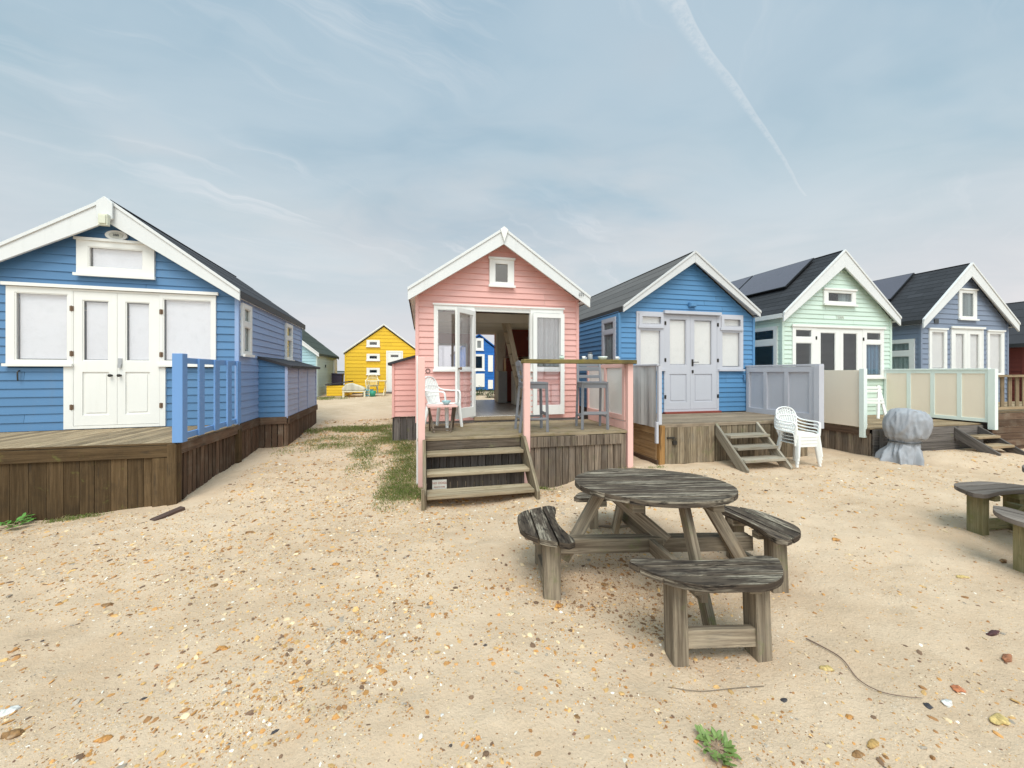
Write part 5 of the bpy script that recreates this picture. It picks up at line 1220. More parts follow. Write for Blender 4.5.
# ------------------------------------------------------------------ chairs and stools
def catmull(P, n=6):
    P = [Vector(p) for p in P]; out = []
    for i in range(len(P)-1):
        p0, p1, p2, p3 = P[max(i-1, 0)], P[i], P[i+1], P[min(i+2, len(P)-1)]
        for k in range(n):
            t = k/n; out.append(0.5*((2*p1)+(-p0+p2)*t+(2*p0-5*p1+4*p2-p3)*t*t+(-p0+3*p1-3*p2+p3)*t**3))
    out.append(P[-1]); return out
def plastic_chair(loc, rz, label, mat='plastic', group=None, legs=True):
    """one-piece garden chair facing local -y"""
    t = thing('plastic_chair', loc, rz, label, 'chair', group)
    m = MB(); n = 10; zs = 0.41     # dished seat
    verts = []; N = 9
    for top in (1, 0):
        for j in range(N+1):
            for i in range(N+1):
                u, v = i/N*2-1, j/N*2-1; w = 0.215-0.02*(v > 0)*v
                z = zs+0.012*(v < -.6)*-1+0.016*(u*u)-0.006+(0.0 if top else -0.014)
                verts.append((u*w, v*0.215, z))
    fs = []
    K = (N+1)*(N+1)
    for j in range(N):
        for i in range(N):
            a = j*(N+1)+i; fs.append((a, a+1, a+N+2, a+N+1)); fs.append((K+a, K+a+N+1, K+a+N+2, K+a+1))
    for i in range(N):
        fs.append((i, K+i, K+i+1, i+1)); b_ = N*(N+1)+i; fs.append((b_, b_+1, K+b_+1, K+b_))
        a = i*(N+1); fs.append((a, a+N+1, K+a+N+1, K+a)); a = i*(N+1)+N; fs.append((a, K+a, K+a+N+1, a+N+1))
    m.faces(verts, fs, .5, None, True); m.box(-0.215, 0.215, -0.228, -0.212, zs-0.05, zs+0.008, .5); m.build('seat', mat, t)
    # back: rounded outline with fanned slats
    m = MB(); bx = lambda x, z: 0.19+0.13*(z-zs)/0.45*1.0-0.35*x*x*0.4
    outl = [(-0.16, zs), (-0.19, zs+0.16), (-0.215, zs+0.30), (-0.16, zs+0.415), (0, zs+0.455), (0.16, zs+0.415), (0.215, zs+0.30), (0.19, zs+0.16), (0.16, zs)]
    m.tube(catmull([(x, bx(x, z), z) for x, z in outl], 5), 0.021, 8, flat=0.6)
    for k in range(-3, 4):
        xt = k*0.052; xb = k*0.040; zt = zs+0.435-0.012*k*k*0.55
        m.tube(catmull([(xb, bx(xb, zs), zs), (xt*0.98, bx(xt, zs+.2), zs+0.2), (xt, bx(xt, zt), zt)], 4), 0.0245, 6, flat=0.3)
    for zz in (zs+0.13, zs+0.30): m.tube([(x*0.19, bx(x*.19, zz), zz+0.01*(1-x*x)) for x in (-1, -.5, 0, .5, 1)], 0.014, 6, flat=0.7)
    m.build('backrest', mat, t)
    for sx in (-1, 1):
        m = MB(); m.tube(catmull([(sx*0.205, bx(.2, zs+.29), zs+0.29), (sx*0.245, 0.20, zs+0.235), (sx*0.262, 0.02, zs+0.215), (sx*0.262, -0.15, zs+0.212), (sx*0.255, -0.205, zs+0.17), (sx*0.24, -0.21, zs-0.03)], 5), 0.023, 8, flat=0.6); m.build('armrest', mat, t)
        for (x0, y0, x1, y1) in ((0.205, -0.205, 0.245, -0.245), (0.175, 0.19, 0.215, 0.27)):
            m = MB(); m.tube([(sx*x0, y0, zs-0.005), (sx*(x0+x1)/2, (y0+y1)/2, 0.2), (sx*x1, y1, 0.0)], [0.040, 0.036, 0.028], 8, flat=0.75); m.build('leg', mat, t)
    return t
cz = gz(5.9, 5.0)
stack0 = None
names = ['bottom white plastic chair of the stack beside the grey steps', 'second white plastic chair up in the stack beside the grey steps', 'third white plastic chair up in the stack beside the grey steps', 'topmost white plastic chair of the stack beside the grey steps']
ch = plastic_chair((6.00, 5.08, cz), R(-4), names[0], group='white plastic chairs stacked by the steps')
ch.scale = (0.86, 0.86, 0.87)
for k in range(1, 4):
    c = copy_tree(ch); c.location = (6.00+0.003*k, 5.08-0.006*k, cz+0.053*k); c['label'] = names[k]
    for o in children(c):
        if o.name.split('.')[0] == 'leg': o.scale = (1, 1, 1)
plastic_chair((0.33, 6.30, 0.70), R(54), 'white plastic armchair on the pink hut deck behind a small folding table').scale = (0.9, 0.9, 0.95)
plastic_chair((-2.10, 17.6, 0.62), R(5), 'cream plastic armchair in front of the yellow hut', 'plastic_cream')

def folding_table(loc, rz, label, w, d, h, tm, lm, rail=True):
    t = thing('folding_table', loc, rz, label, 'table'); m = MB()
    n = 5
    for k in range(n): m.box(-w/2, w/2, -d/2+k*d/n, -d/2+(k+1)*d/n-0.006, h-0.022, h)
    m.build('tabletop', tm, t, 0.003)
    for sy in (-1, 1):
        for sx in (-1, 1):
            m = MB(); m.beam((sx*(w/2-0.03), sy*(d/2-0.05), h-0.02), (sx*(w/2-0.10 if sy > 0 else w/2-0.05), -sy*(d/2-0.06), 0.0), 0.028, 0.028); m.build('leg', lm, t, 0.002)
    m = MB(); m.beam((-w/2+0.07, -(d/2-0.07), 0.05), (w/2-0.07, -(d/2-0.07), 0.05), 0.02, 0.03); m.beam((-w/2+0.07, (d/2-0.07), 0.05), (w/2-0.07, (d/2-0.07), 0.05), 0.02, 0.03); m.build('stretcher', lm, t, 0.002)
    return t
folding_table((0.29, 5.90, 0.70), R(2), 'small square folding table with dark legs on the pink hut deck', 0.44, 0.36, 0.40, 'pink_post', 'fold_wood')
t = thing('bowl', (0.36, 5.93, 1.102), 0, 'small teal bowl on the folding table of the pink hut deck', 'bowl')
m = MB(); m.lathe([(0.0, 0.004), (0.03, 0.0), (0.04, 0.008), (0.075, 0.06), (0.07, 0.062), (0.035, 0.015), (0, 0.013)], n=16); m.build('bowl_body', 'tealpot', t)
folding_table((-1.85, 17.1, 0.62), 0, 'cream table beside the plastic chair at the yellow hut', 0.75, 0.6, 0.62, 'plastic_cream', 'plastic_cream')

def bar_stool(loc, rz, label):
    """ladder-back bar stool facing local -y"""
    t = thing('bar_stool', loc, rz, label, 'bar stool', 'grey ladder-back bar stools at the deck rail')
    zs = 0.725; w = 0.205
    m = MB(); m.box(-w-0.005, w+0.005, -0.20, 0.18, zs-0.01, zs+0.022, .5); m.build('seat', 'grey_paint', t, 0.008)
    m = MB(); m.box(-w+0.02, w-0.02, -0.182, -0.162, zs-0.075, zs-0.011, .5); m.box(-w+0.02, w-0.02, 0.145, 0.165, zs-0.075, zs-0.011, .5)
    for sx in (-1, 1): m.box(min(sx*(w-0.025), sx*(w-0.008)), max(sx*(w-0.025), sx*(w-0.008)), -0.17, 0.15, zs-0.075, zs-0.011, .5)
    m.build('seat_apron', 'grey_paint', t, 0.002)
    for sx in (-1, 1):
        m = MB(); m.beam((sx*(w-0.015), -0.175, zs-0.011), (sx*(w-0.004), -0.19, 0), 0.036, 0.036, rnd=.5); m.build('leg', 'grey_paint', t, 0.004)
        m = MB(); m.beam((sx*(w-0.015), 0.160, zs+.02), (sx*(w-0.005), 0.235, 0), 0.036, 0.036, up=(0, 1, 0), rnd=.5); m.beam((sx*(w-0.015), 0.160, zs+0.01), (sx*(w-0.022), 0.220, 1.06), 0.034, 0.034, up=(0, 1, 0), rnd=.5); m.build('rear_leg', 'grey_paint', t, 0.004)
    for z, hh in ((0.80, 0.05), (0.92, 0.065)):
        m = MB(); y = 0.160+0.065*(z-0.72)/0.37; m.box(-w+0.03, w-0.03, y-0.009, y+0.009, z, z+hh, .5); m.build('back_slat', 'grey_paint', t, 0.004)
    m = MB(); pr = [(-w+0.03, 0.99)]+[(x, 1.04+0.035*(1-(x/w)**2)) for x in [(-w+0.03)+(2*w-0.06)*i/8 for i in range(9)]]+[(w-0.03, 0.99)]
    m.prism(list(reversed(pr)), 0.212, 0.232, .5, 'y'); m.build('back_slat', 'grey_paint', t, 0.004)
    m = MB(); m.beam((-w, -0.188, 0.26), (w, -0.188, 0.26), 0.024, 0.045, rnd=.5); m.beam((-w, 0.205, 0.20), (w, 0.205, 0.20), 0.022, 0.03, rnd=.5); m.build('footrest', 'grey_paint', t, 0.003)
    m = MB()
    for sx in (-1, 1): m.beam((sx*(w-0.008), -0.185, 0.20), (sx*(w-0.008), 0.205, 0.20), 0.022, 0.03, rnd=.5)
    m.build('side_stretcher', 'grey_paint', t, 0.003)
    return t
bar_stool((1.66, 5.70, 0.70), R(86), 'grey bar stool turned sideways behind the pink middle post')
bar_stool((2.66, 5.72, 0.70), R(-10), 'grey bar stool facing the mossy rail at its right half')

# small things on the rail
t = thing('pepper_mill', (2.47, 5.37, 1.787), 0, 'small grey glass jar with a dark lid on the mossy rail', 'jar'); t.name = 'jar'
m = MB(); m.lathe([(0, 0), (0.034, 0), (0.036, 0.01), (0.036, 0.07), (0.028, 0.085), (0.0, 0.086)], n=14); b_ = m.build('jar_body', 'fridge', t)
m = MB(); m.lathe([(0.031, 0.087), (0.031, 0.110), (0, 0.112)], n=14); m.build('lid', 'ink', t)
t = thing('bowl', (2.68, 5.38, 1.787), 0, 'pale mint bowl standing on the mossy rail right of the jar', 'bowl')
m = MB(); m.lathe([(0, 0.003), (0.05, 0), (0.07, 0.035), (0.072, 0.05), (0.064, 0.05), (0.05, 0.008), (0, 0.009)], n=16); m.build('bowl_body', 'mint_post', t)
for x, lab in ((2.37, 'white cup on the mossy rail just left of the jar'), (2.92, 'white cup near the right end of the mossy rail')):
    t = thing('cup', (x, 5.38, 1.787), 0, lab, 'cup'); m = MB(); m.lathe([(0, 0.003), (0.022, 0), (0.028, 0.05), (0.025, 0.05), (0.02, 0.008), (0, 0.009)], n=12); cb = m.build('cup_body', 'plastic', t)
    m = MB(); m.tube([(0.026, 0, 0.04), (0.045, 0, 0.035), (0.045, 0, 0.018), (0.025, 0, 0.012)], 0.004, 6); m.build('handle', 'plastic', t)
t = thing('flower_pot', (2.02, 5.38, 1.787), 0, 'tiny mint green plant pot on the rail before the folded door', 'plant pot')
m = MB(); m.lathe([(0, 0), (0.03, 0), (0.038, 0.045), (0.034, 0.045), (0.028, 0.035), (0, 0.036)], n=12); m.build('pot', 'mint', t)
m = MB()
for k in range(22):
    a = random.uniform(0, 6.28); l = random.uniform(0.02, 0.045); d = Vector((math.cos(a)*l, math.sin(a)*l*0.7, random.uniform(0.01, 0.035))); sd_ = Vector((-math.sin(a), math.cos(a), 0))*0.007
    b0 = Vector((0, 0, 0.036)); m.poly([b0, b0+d*0.5+sd_, b0+d, b0+d*0.5-sd_])
m.build('plant', 'pale_green', t)

# folded slatted chair leaning on mint deck
t = thing('folded_chair', (8.33, 5.50, 0.60), R(-20), 'white slatted folding chair leaning folded on the mint hut deck', 'folding chair')
for x in (-0.19, 0.19):
    m = MB(); m.beam((x, -0.05, 0.0), (x-0.03, 0.14, 0.74), 0.045, 0.03, up=(0, 1, 0), rnd=.5); m.build('frame_rail', 'white', t, 0.003)
for x in (-0.14, 0.14):
    m = MB(); m.beam((x-0.10, -0.02, 0.12), (x, 0.10, 0.66), 0.04, 0.028, up=(0, 1, 0), rnd=.5); m.build('frame_rail', 'white', t, 0.003)
for z in (0.70, 0.64, 0.48, 0.42):
    m = MB(); y = -0.05+0.19*z/0.74-0.02; m.box(-0.20, 0.19, y-0.01, y+0.002, z-0.022, z+0.022, .5); m.build('slat', 'white', t, 0.002)

# covered barbecue
def covered_bbq(loc):
    t = thing('covered_barbecue', loc, R(-30), 'barbecue wrapped in a silver-grey cover beside the mint hut deck', 'covered barbecue')
    n = 140; key = [(0.0, 0.86), (0.10, 0.857), (0.20, 0.838), (0.265, 0.79), (0.30, 0.72), (0.315, 0.63), (0.312, 0.54), (0.295, 0.46), (0.262, 0.395), (0.225, 0.355), (0.203, 0.325), (0.196, 0.30), (0.205, 0.27), (0.235, 0.21), (0.27, 0.14), (0.30, 0.06), (0.325, -0.04)]
    prof = [(max(0, v.x), v.y) for v in catmull([(a_, b_, 0) for a_, b_ in key], 4)]+[(0.31, -0.04), (0.1, 0.0)]
    def fn(a, z):
        w = noise.noise(Vector((math.cos(a)*1.5, math.sin(a)*1.5, z*2.0)))
        neck = math.exp(-((z-0.31)/0.13)**2); sk = max(0, min(1, (0.30-z)/0.22)); hood = max(0, min(1, (z-0.36)/0.2))
        fold = 1-2*abs(math.sin(a*6.5+w*2.2))
        f = 1+0.10*neck*fold+0.15*sk*(1-2*abs(math.sin(a*3.5+0.5+w*1.5+z)))**1+0.05*sk*math.sin(a*15+w*5)+0.07*hood*w
        f += 0.035*hood*(1-abs(math.sin(a*2+z*3.0+0.9)))**3*-1
        f *= 1-0.16*max(0, math.cos(a+math.pi/2+0.12))**60*hood*(1 if z < 0.82 else 0.3)
        f += 0.030*hood*(1-2*abs(math.sin(a*4.5+w*3+z*1.5)))+0.012*math.sin(a*19+z*14+w*6)
        f *= 1+0.06*hood*math.cos(2*a)
        return f*0.90
    m = MB(); m.lathe(prof, (0, 0, 0), n, fn=fn)
    for i, (x, y, z) in enumerate(m.v):
        P = Vector((x, y, z)); rd = lambda k, o: 0.5-abs(noise.noise(Vector((x*k+o, y*k, z*k*0.33))))*2
        amp = 0.014*rd(9, 3)+0.010*rd(22, 8); rl = max(0.05, math.hypot(x, y)); kx = 1+amp/rl*min(1, rl/0.15)
        x, y = x*kx, y*kx; q = max(0, z-0.35); lo_ = max(0, 0.33-z)
        m.v[i] = (x+0.14*q-0.03-0.16*lo_, y, z+amp*0.6+(0.03*noise.noise(Vector((x*3.5, y*3.5, 2)))-0.10*x+0.05*y if z > 0.4 else 0))
    o = m.build('cover', 'tarp', t)
    pass
    m = MB(); m.tube([(0.205*math.cos(a*math.pi/12)-.03, 0.205*math.sin(a*math.pi/12), 0.312+0.006*math.sin(a)) for a in range(25)], 0.009, 6); m.build('tie_cord', 'ink', t)
    return t
covered_bbq((7.95, 4.78, gz(7.95, 4.78)+0.02))

# lounger, pots and box by the yellow hut
t = thing('sun_lounger', (-2.72, 17.0, gz(-3, 17)), R(4), 'low cream cushioned lounger in front of the yellow hut', 'lounger')
m = MB(); m.box(-0.45, 0.45, -0.3, 0.3, 0.20, 0.25, .5); m.build('frame', 'plastic_cream', t, 0.01)
for x in (-0.40, 0.40):
    for y in (-0.26, 0.26): m = MB(); m.box(x-0.035, x+0.035, y-0.035, y+0.035, -0.02, 0.20, .5); m.build('leg', 'plastic_cream', t, 0.005)
m = MB(); m.prism([(-0.46, 0.26), (0.40, 0.26), (0.44, 0.33), (0.30, 0.42), (-0.1, 0.56), (-0.30, 0.54), (-0.46, 0.36)], -0.28, 0.28, .5, 'y'); m.build('cushion', 'cushion', t, 0.04)
t = thing('blue_crate', (-2.22, 17.1, gz(-2.5, 17)), 0, 'pale blue plastic crate beside the lounger at the yellow hut', 'crate')
m = MB(); slab(m, lambda u, d, z: (u, -d, z), (-0.2, 0.2, 0, 0.28), [(-0.15, 0.15, 0.06, 0.11), (-0.15, 0.15, 0.16, 0.21)], -0.3, 0.0); m.build('body', 'crate_blue', t, 0.004)
t = thing('plant_pot', (-2.0, 16.9, gz(-2.3, 17)), 0, 'dark green plant pot beneath the table at the yellow hut', 'plant pot')
m = MB(); m.lathe([(0, 0), (0.1, 0), (0.14, 0.24), (0.12, 0.24), (0.1, 0.2), (0, 0.2)], n=14); m.build('pot', 'crate_green', t)
t = thing('yellow_box', (-3.42, 17.6, gz(-3.7, 18)), 0, 'low yellow storage box with dark sloping lid left of the yellow hut', 'storage box')
m = MB(); siding(m, lambda u, d, z: (u, -0.4-d, z), 0.0, 0.42, lambda z: (-0.42, 0.42), (), 0.12); m.box(-0.42, 0.42, -0.398, 0.5, 0, 0.42, .5); m.build('body', 'yellow', t)
m = MB(); c = [(-0.46, -0.46, 0.43), (0.46, -0.46, 0.56), (0.46, 0.55, 0.56), (-0.46, 0.55, 0.43)]; m.faces(c+[(x, y, z+0.05) for x, y, z in c], [(3, 2, 1, 0), (4, 5, 6, 7), (0, 1, 5, 4), (1, 2, 6, 5), (2, 3, 7, 6), (3, 0, 4, 7)]); m.build('lid', 'felt', t)
t = thing('dustbin', (-3.93, 19.8, gz(-4, 19.6)), 0, 'dark purple bin behind the yellow storage box', 'bin')
m = MB(); m.prism([(-0.2, 0), (0.2, 0), (0.24, 0.85), (-0.24, 0.85)], -0.22, 0.22, .5, 'y'); m.box(-0.26, 0.26, -0.25, 0.25, 0.852, 0.92, .5); m.build('body', 'bin', t, 0.01)
for k, (x, y) in enumerate(((1.95, 16.3), (2.45, 16.8), (2.9, 16.0))):
    t = thing('low_shrub', (x, y, gz(x, y)), 0, ['small olive shrub seen through the pink hut back doorway, on its left', 'small green shrub seen through the pink hut back doorway, in the middle', 'small shrub seen through the pink hut back doorway, on its right'][k], 'shrub')
    m = MB()
    for i in range(260):
        a = random.uniform(0, 6.28); r_ = 0.30*math.sqrt(random.random()); z = random.uniform(0.03, 0.42)*(1-r_*1.2); p = Vector((math.cos(a)*r_, math.sin(a)*r_, z)); d = Vector((random.gauss(0, 1), random.gauss(0, 1), random.gauss(0, .7))).normalized()*0.06; s_ = d.cross(Vector((0, 0, 1))).normalized()*0.02
        m.poly([p-d, p+s_, p+d, p-s_], random.random())
    m.build('foliage', 'shrub', t)
    m = MB(); m.tube([(0, 0, -0.03), (0.02, 0, 0.15), (0.0, 0.02, 0.3)], [0.015, 0.012, 0.006], 6); m.build('stem', 'stem', t)

# ------------------------------------------------------------------ weeds, driftwood, stones
def weed(loc, n, rad, mat, label, name='weed', up=0.3, lw=0.012):
    t = thing(name, loc, 0, label, 'weed'); m = MB(); st = MB()
    for k in range(n):
        a = 2*math.pi*k/n+random.uniform(-.3, .3); L = rad*random.uniform(0.55, 1.0)
        d = Vector((math.cos(a), math.sin(a), up*random.uniform(.3, 1.2))); pts = [Vector((0, 0, 0.005)), d*L*0.5+Vector((0, 0, 0.012)), d*L]
        st.tube(pts, [0.0022, 0.0018, 0.001], 5)
        for j in range(6):
            f_ = 0.35+0.65*j/8; c = d*L*f_+Vector((0, 0, 0.012)); b_ = a+random.choice((-1, 1))*random.uniform(.4, 1.1); ll = random.uniform(.6, 1.2)*lw*2.6
            dd = Vector((math.cos(b_), math.sin(b_), random.uniform(-.1, .6)))*ll; sd_ = Vector((-math.sin(b_), math.cos(b_), random.uniform(-.3, .3)))*lw*0.55
            m.poly([c, c+dd*0.35+sd_, c+dd*0.8+sd_*0.8, c+dd, c+dd*0.8-sd_*0.8, c+dd*0.35-sd_], random.random())
    m.build('leaves', mat, t); st.build('stems', 'stem', t)
weed((1.225, 1.39, gz(1.225, 1.39)+.004), 14, 0.105, 'leafgreen', 'small flat green weed on the sand at the bottom of the photo', up=0.05, lw=0.013)
weed((-4.16, 5.08, gz(-4.16, 5.08)), 9, 0.20, 'leafbright', 'bright green leafy weed at the foot of the brown deck', up=0.5, lw=0.026)
def dir_g(px, py, z0=0.0):
    return None
def stone(loc, size, col, name, label, cat, squash=0.45, rz=0.0, group=None):
    """uneven stone: subdivided cube pushed about by noise"""
    import bmesh
    bm = bmesh.new(); bmesh.ops.create_icosphere(bm, subdivisions=3, radius=1.0)
    off = Vector((random.uniform(0, 50), random.uniform(0, 50), 0))
    size = (size[0]*1.35, size[1]*1.35)
    for v in bm.verts:
        k = 1+0.60*noise.noise(v.co*1.2+off)+0.22*noise.noise(v.co*3.0+off); v.co = v.co*k; v.co = Vector((v.co.x*size[0]/2, v.co.y*size[1]/2, v.co.z*size[0]*squash/2))
    me = bpy.data.meshes.new(name); bm.to_mesh(me); bm.free()
    for p in me.polygons: p.use_smooth = True
    me.materials.append(stone_mat(col)); o = bpy.data.objects.new(name, me); COL.objects.link(o)
    o.location = (loc[0], loc[1], gz(*loc[:2])+size[0]*squash*0.12); o.rotation_euler = (0, 0, rz); tag(o, label, cat, group); return o
_sm = {}
def stone_mat(col):
    if col not in _sm:
        m, t, b = new_mat('stone_%d' % len(_sm)); co = t.node('ShaderNodeTexCoord').outputs['Object']
        n = t.noise(co, 40, 5, 0.65, 1.0); n2 = t.noise(co, 14, 3, 0.6)
        c = t.mix(t.range(n, 0.3, 0.7), scalec(col, 0.55), scalec(col, 1.25)); c = t.mix(t.range(n2, 0.55, 0.75, 0, .5), c, (0.6, 0.5, 0.38))
        t.put(b.inputs['Base Color'], c); b.inputs['Roughness'].default_value = 0.7; bump(t, b, n, 0.5, 0.003); _sm[col] = m
    return _sm[col]
OR, BR, DK, WH, YE, RD = (0.52, 0.24, 0.06), (0.27, 0.14, 0.05), (0.045, 0.04, 0.045), (0.70, 0.68, 0.64), (0.58, 0.42, 0.16), (0.07, 0.022, 0.022)
GS = 'larger stones and shells lying on the sand'
def SP(px, py, z=0.0):     # dev-time measured spots, kept as plain ground positions
    a = px-512; s_, c_ = math.sin(YAW), math.cos(YAW); k = (1.6-z)/(py-372); return ((s_*384+c_*a)*k, (c_*384-s_*a)*k)
STONES = [
 (294, 682, .030, .017, OR, 'flat orange stone on the open sand, left of centre'), (577, 717, .018, .016, BR, 'round tan stone near the bottom centre of the sand'),
 (336, 564, .040, .028, OR, 'orange-brown stone on the sand, well left of the picnic table'), (383, 671, .026, .018, OR, 'orange stone just above a paler one, centre left'),
 (12, 735, .060, .030, BR, 'long brown stone in the bottom left corner'), (8, 712, .055, .035, WH, 'white shell near the bottom left corner'),
 (104, 740, .040, .022, OR, 'orange wedge-shaped stone near the bottom left'), (107, 605, .045, .028, BR, 'brown stone with an orange chip below the left deck'),
 (143, 699, .020, .012, DK, 'blue-black pebble at lower left'), (275, 732, .026, .011, DK, 'dark slim stone lower left of centre'),
 (962, 578, .060, .026, YE, 'long yellowish stone below the second picnic table'), (993, 634, .075, .022, RD, 'long dark red stone at the far right'),
 (1007, 659, .070, .026, (0.33, 0.13, 0.06), 'flat reddish brown stone at the right edge'), (836, 540, .055, .036, OR, 'orange-brown stone right of the picnic table seats'),
 (826, 668, .050, .028, YE, 'pale yellow stone by the bent twig'), (857, 754, .040, .020, BR, 'brown stone at the bottom, right of the weed'),
 (873, 745, .050, .022, (0.50, 0.30, 0.10), 'long ochre stone beside the brown one at the bottom right'), (948, 704, .045, .025, WH, 'broken white shell at lower right'),
 (958, 690, .040, .030, (0.50, 0.17, 0.07), 'reddish stone above the broken white shell'), (1000, 722, .065, .035, YE, 'large yellow stone near the bottom right corner'),
 (784, 700, .026, .016, DK, 'small black stone left of the lower twig end'), (849, 717, .024, .018, OR, 'round orange pebble below the bent twig'),
 (510, 614, .045, .030, (0.72, 0.58, 0.38), 'pale cream shell left of the picnic bench legs'), (605, 585, .045, .035, BR, 'rusty brown stone under the picnic table'),
 (559, 606, .040, .030, OR, 'orange stone by the left bench leg'), (442, 715, .014, .010, WH, 'small white shell at lower centre'),
 (388, 637, .022, .018, WH, 'white shell chip on the open sand'), (250, 533, .060, .024, BR, 'long brown stone on the sand up the left slope'),
 (214, 586, .040, .028, BR, 'grey-brown rounded stone on the left slope'), (222, 648, .040, .026, OR, 'orange stone beside dark weed on the left slope'),
 (1003, 562, .06, .03, BR, 'brown stone under the second picnic table seat'), (928, 706, .03, .02, DK, 'black stone beside the white broken shell')]
for (px, py, a, b_, c, lab) in STONES:
    x, y = SP(px, py, gz(*SP(px, py))); stone((x, y), (a, b_), c, 'shell' if 'shell' in lab else 'stone', lab, 'shell' if 'shell' in lab else 'stone', 0.30, random.uniform(-.5, .5), GS)
# bent twig
pts = [SP(x, y, 0.0) for x, y in ((806, 634), (822, 643), (842, 656), (858, 674), (880, 688), (905, 694), (922, 695))]
m = MB(); pp = catmull([(x, y, gz(x, y)+0.010) for x, y in pts], 5); m.tube(pp, [0.0038-0.0028*i/len(pp) for i in range(len(pp))], 6)
tag(m.build('twig', 'drift'), 'long thin bent brown twig on the sand at lower right', 'twig')
pts = [SP(x, y, 0.0) for x, y in ((668, 684), (700, 687), (735, 684), (764, 682))]
m = MB(); pp = catmull([(x, y, gz(x, y)+0.006) for x, y in pts], 5); m.tube(pp, 0.0016, 6)
tag(m.build('twig', 'fold_wood'), 'short thin twig on the sand below the front picnic seat', 'twig')
# charred plank at the left deck corner
x, y = SP(168, 515, 0.06); t = MB(); t.obox((0, 0, 0), ((1, 0, 0), (0, 1, 0), (0, 0, 1)), (0.15, 0.035, 0.018)); o = t.build('driftwood_plank', 'drift', None, 0.004)
o.location = (x, y, gz(x, y)+0.015); o.rotation_euler = (0.1, -0.12, R(62)); tag(o, 'short dark plank lying on the sand at the corner of the brown deck', 'plank')

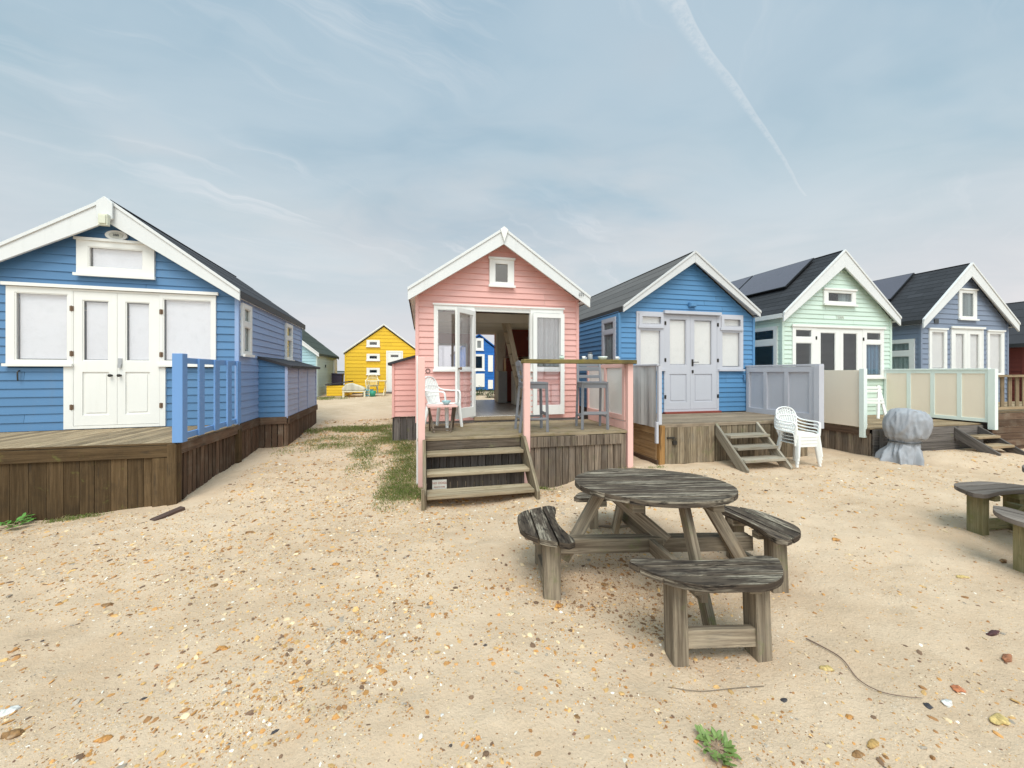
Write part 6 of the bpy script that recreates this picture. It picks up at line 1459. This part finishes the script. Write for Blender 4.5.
# ------------------------------------------------------------------ pebble and shell litter (uncountable)
def pebbles():
    rr = random.Random(3)
    tpl_v = []; tpl_f = []
    base = [(1, 0, 0), (0.55, 0.75, 0), (-0.4, 0.9, 0), (-1, 0.1, 0), (-0.5, -0.8, 0), (0.5, -0.85, 0)]
    pal = [((0.52, 0.26, 0.085), 5.6), ((0.60, 0.37, 0.15), 5.4), ((0.36, 0.18, 0.07), 3.8), ((0.66, 0.50, 0.31), 5.0), ((0.78, 0.72, 0.62), 2.3), ((0.19, 0.115, 0.07), 2.6), ((0.09, 0.07, 0.06), 0.5), ((0.36, 0.30, 0.24), 1.6)]
    tot = sum(w for _, w in pal)
    V = []; Fc = []; C = []
    s_, c_ = math.sin(YAW), math.cos(YAW)
    def place(x, y, r_, hh, col, tilt):
        zz = gz(x, y); a0 = rr.uniform(0, 6.28); ca, sa = math.cos(a0), math.sin(a0); el = rr.uniform(0.35, 0.95); i0 = len(V)
        tx, ty = rr.gauss(0, tilt), rr.gauss(0, tilt)
        for lev, (k, h) in enumerate(((1.0, -0.5), (0.90, 0.35), (0.5, 0.75))):
            for bx, by, _ in base:
                q = k*r_*(1+rr.uniform(-.3, .3)); px, py = bx*q, by*q*el; px, py = px*ca-py*sa, px*sa+py*ca
                V.append((x+px, y+py, zz+h*hh+px*tx+py*ty))
        for L in range(2):
            for k in range(6): Fc.append((i0+L*6+k, i0+L*6+(k+1) % 6, i0+(L+1)*6+(k+1) % 6, i0+(L+1)*6+k)); C.append(col)
        Fc.append(tuple(i0+12+k for k in range(6))); C.append(col)
    n = 0
    while n < 110000:
        # sample in a wedge in front of the camera and somewhat round it, denser near
        d = 0.95+9.5*rr.random()**1.55; a = rr.uniform(-0.98, 0.98)
        lat = math.tan(a)*d if abs(a) < 0.95 else math.tan(0.95)*d*(1 if a > 0 else -1)
        x = s_*d+c_*lat; y = c_*d-s_*lat
        if y > 5.1 and not (-2.5 < x < -0.1 and y < 11): continue
        cl = 0.62+0.75*noise.noise(Vector((x*0.9, y*0.9, 11)))+0.6*noise.noise(Vector((x*3.1, y*3.1, 4)))
        left = 0.28+0.80/(1+math.exp((x-0.3)*1.6)) + (0.30*min(1, max(0, (y-2.8)/1.0)))
        if rr.random() > cl*(left+0.8*gauss(x, y, 1.5, 2.55, 0.55, 0.45))*1.05: continue
        col = rr.uniform(0, tot); k = 0
        while col > pal[k][1]: col -= pal[k][1]; k += 1
        cc = pal[k][0]; g = rr.uniform(0.75, 1.2); cc = tuple(min(.9, v*g) for v in cc)
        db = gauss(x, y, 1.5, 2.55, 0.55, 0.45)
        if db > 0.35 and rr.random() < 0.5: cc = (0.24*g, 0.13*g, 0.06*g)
        r_ = 0.0010+0.0015*rr.paretovariate(1.95)
        r_ = min(r_, 0.017)*(0.80+0.17*d)
        if cc[2] > 0.4 or cc[0] < 0.12: r_ *= 0.65
        place(x, y, r_, r_*rr.uniform(0.15, 0.5), cc, 0.25); n += 1
    n = 0
    while n < 2600:
        d = 1.0+8.5*rr.random()**1.25; a = rr.uniform(-0.98, 0.98); lat = math.tan(a)*d; x = s_*d+c_*lat; y = c_*d-s_*lat
        if y > 5.1 and not (-2.5 < x < -0.1 and y < 11): continue
        if rr.random() > 0.35+0.8/(1+math.exp((x-0.4)*1.3))*(0.6+0.9*noise.noise(Vector((x*1.4, y*1.4, 31)))): continue
        cc = rr.choice(((0.52, 0.24, 0.07), (0.40, 0.18, 0.06), (0.60, 0.36, 0.14), (0.34, 0.17, 0.08), (0.66, 0.48, 0.26), (0.20, 0.11, 0.07), (0.56, 0.30, 0.12), (0.74, 0.68, 0.58)))
        g = rr.uniform(0.75, 1.15); r_ = rr.uniform(0.0055, 0.0105)*(0.75+0.22*d); place(x, y, r_, r_*rr.uniform(0.15, 0.42), tuple(v*g for v in cc), 0.3); n += 1
    me = bpy.data.meshes.new('pebbles'); me.from_pydata(V, [], Fc)
    at = me.attributes.new('tint', 'FLOAT_COLOR', 'FACE')
    at.data.foreach_set('color', [v for c in C for v in (*c, 1)])
    me.materials.append(M['pebble']); me.update()
    o = bpy.data.objects.new('pebbles', me); COL.objects.link(o); tag(o, 'small orange, brown and white pebbles and shell chips scattered over the sand', 'pebbles', kind='stuff')
pebbles()

# ------------------------------------------------------------------ grass between the huts
def grass():
    rr = random.Random(9); V = []; Fc = []; C = []
    def blade(x, y, h, col, w):
        z = gz(x, y)-0.004; a = rr.uniform(0, 6.28); ln = rr.uniform(0.2, 1.1)*h; dx, dy = math.cos(a), math.sin(a); i = len(V)
        V.extend([(x-dy*w, y+dx*w, z), (x+dy*w, y-dx*w, z), (x+dx*ln*.5+dy*w*.7, y+dy*ln*.5-dx*w*.7, z+h*.7), (x+dx*ln, y+dy*ln, z+h), (x+dx*ln*.5-dy*w*.7, y+dy*ln*.5+dx*w*.7, z+h*.7)])
        Fc.append((i, i+1, i+2, i+3, i+4)); C.append(col)
    def dens(x, y):
        d = 0
        d = max(d, 1.5*gauss(x, y, -0.25, 5.7, 0.30, 1.1), 1.25*gauss(x, y, -0.60, 7.6, 0.50, 1.4), 0.85*gauss(x, y, -1.2, 9.4, 1.3, 0.5), 0.5*gauss(x, y, -1.7, 8.0, 0.9, 0.9), 0.5*gauss(x, y, -0.5, 6.4, 0.55, 0.8))
        d = max(d, 1.0*gauss(x, y, -3.7, 16.4, 0.8, 0.5), 1.0*gauss(x, y, 1.65, 5.30, 0.35, 0.06), 0.9*gauss(x, y, 2.6, 5.30, 0.25, 0.06), 0.5*gauss(x, y, 3.5, 5.35, 0.5, 0.08), 0.8*gauss(x, y, -0.02, 5.0, 0.1, 0.25), 0.9*gauss(x, y, -3.7, 5.17, .35, .06))
        return d*(0.75+1.1*noise.noise(Vector((x*2.3, y*2.3, 2))))
    n = 0; tries = 0
    while tries < 240000:
        tries += 1
        if tries % 12 == 0: x, y = rr.uniform(-5, -1.5), rr.uniform(14.8, 17.5)
        elif tries % 5 == 0: x, y = rr.uniform(-4.1, 4), rr.uniform(4.9, 5.4)
        else: x, y = rr.uniform(-3.1, 0.1), rr.uniform(4.5, 10.6)
        if rr.random() > dens(x, y)-0.12: continue
        k = rr.random(); cc = (0.11+0.12*k, 0.165+0.11*k, 0.040+0.03*k) if rr.random() < 0.72 else (0.36, 0.28, 0.15)
        far = y > 9
        blade(x, y, rr.uniform(0.012, 0.045)*(1.5 if far else 1), cc, 0.003*(1.6 if far else 1)); n += 1
    me = bpy.data.meshes.new('grass'); me.from_pydata(V, [], Fc)
    at = me.attributes.new('tint', 'FLOAT_COLOR', 'FACE'); at.data.foreach_set('color', [v for c in C for v in (*c, 1)])
    me.materials.append(M['grass']); o = bpy.data.objects.new('grass', me); COL.objects.link(o); tag(o, 'thin green and straw-coloured grass growing in the sand between the huts', 'grass', kind='stuff')
    print('blades', n)
grass()
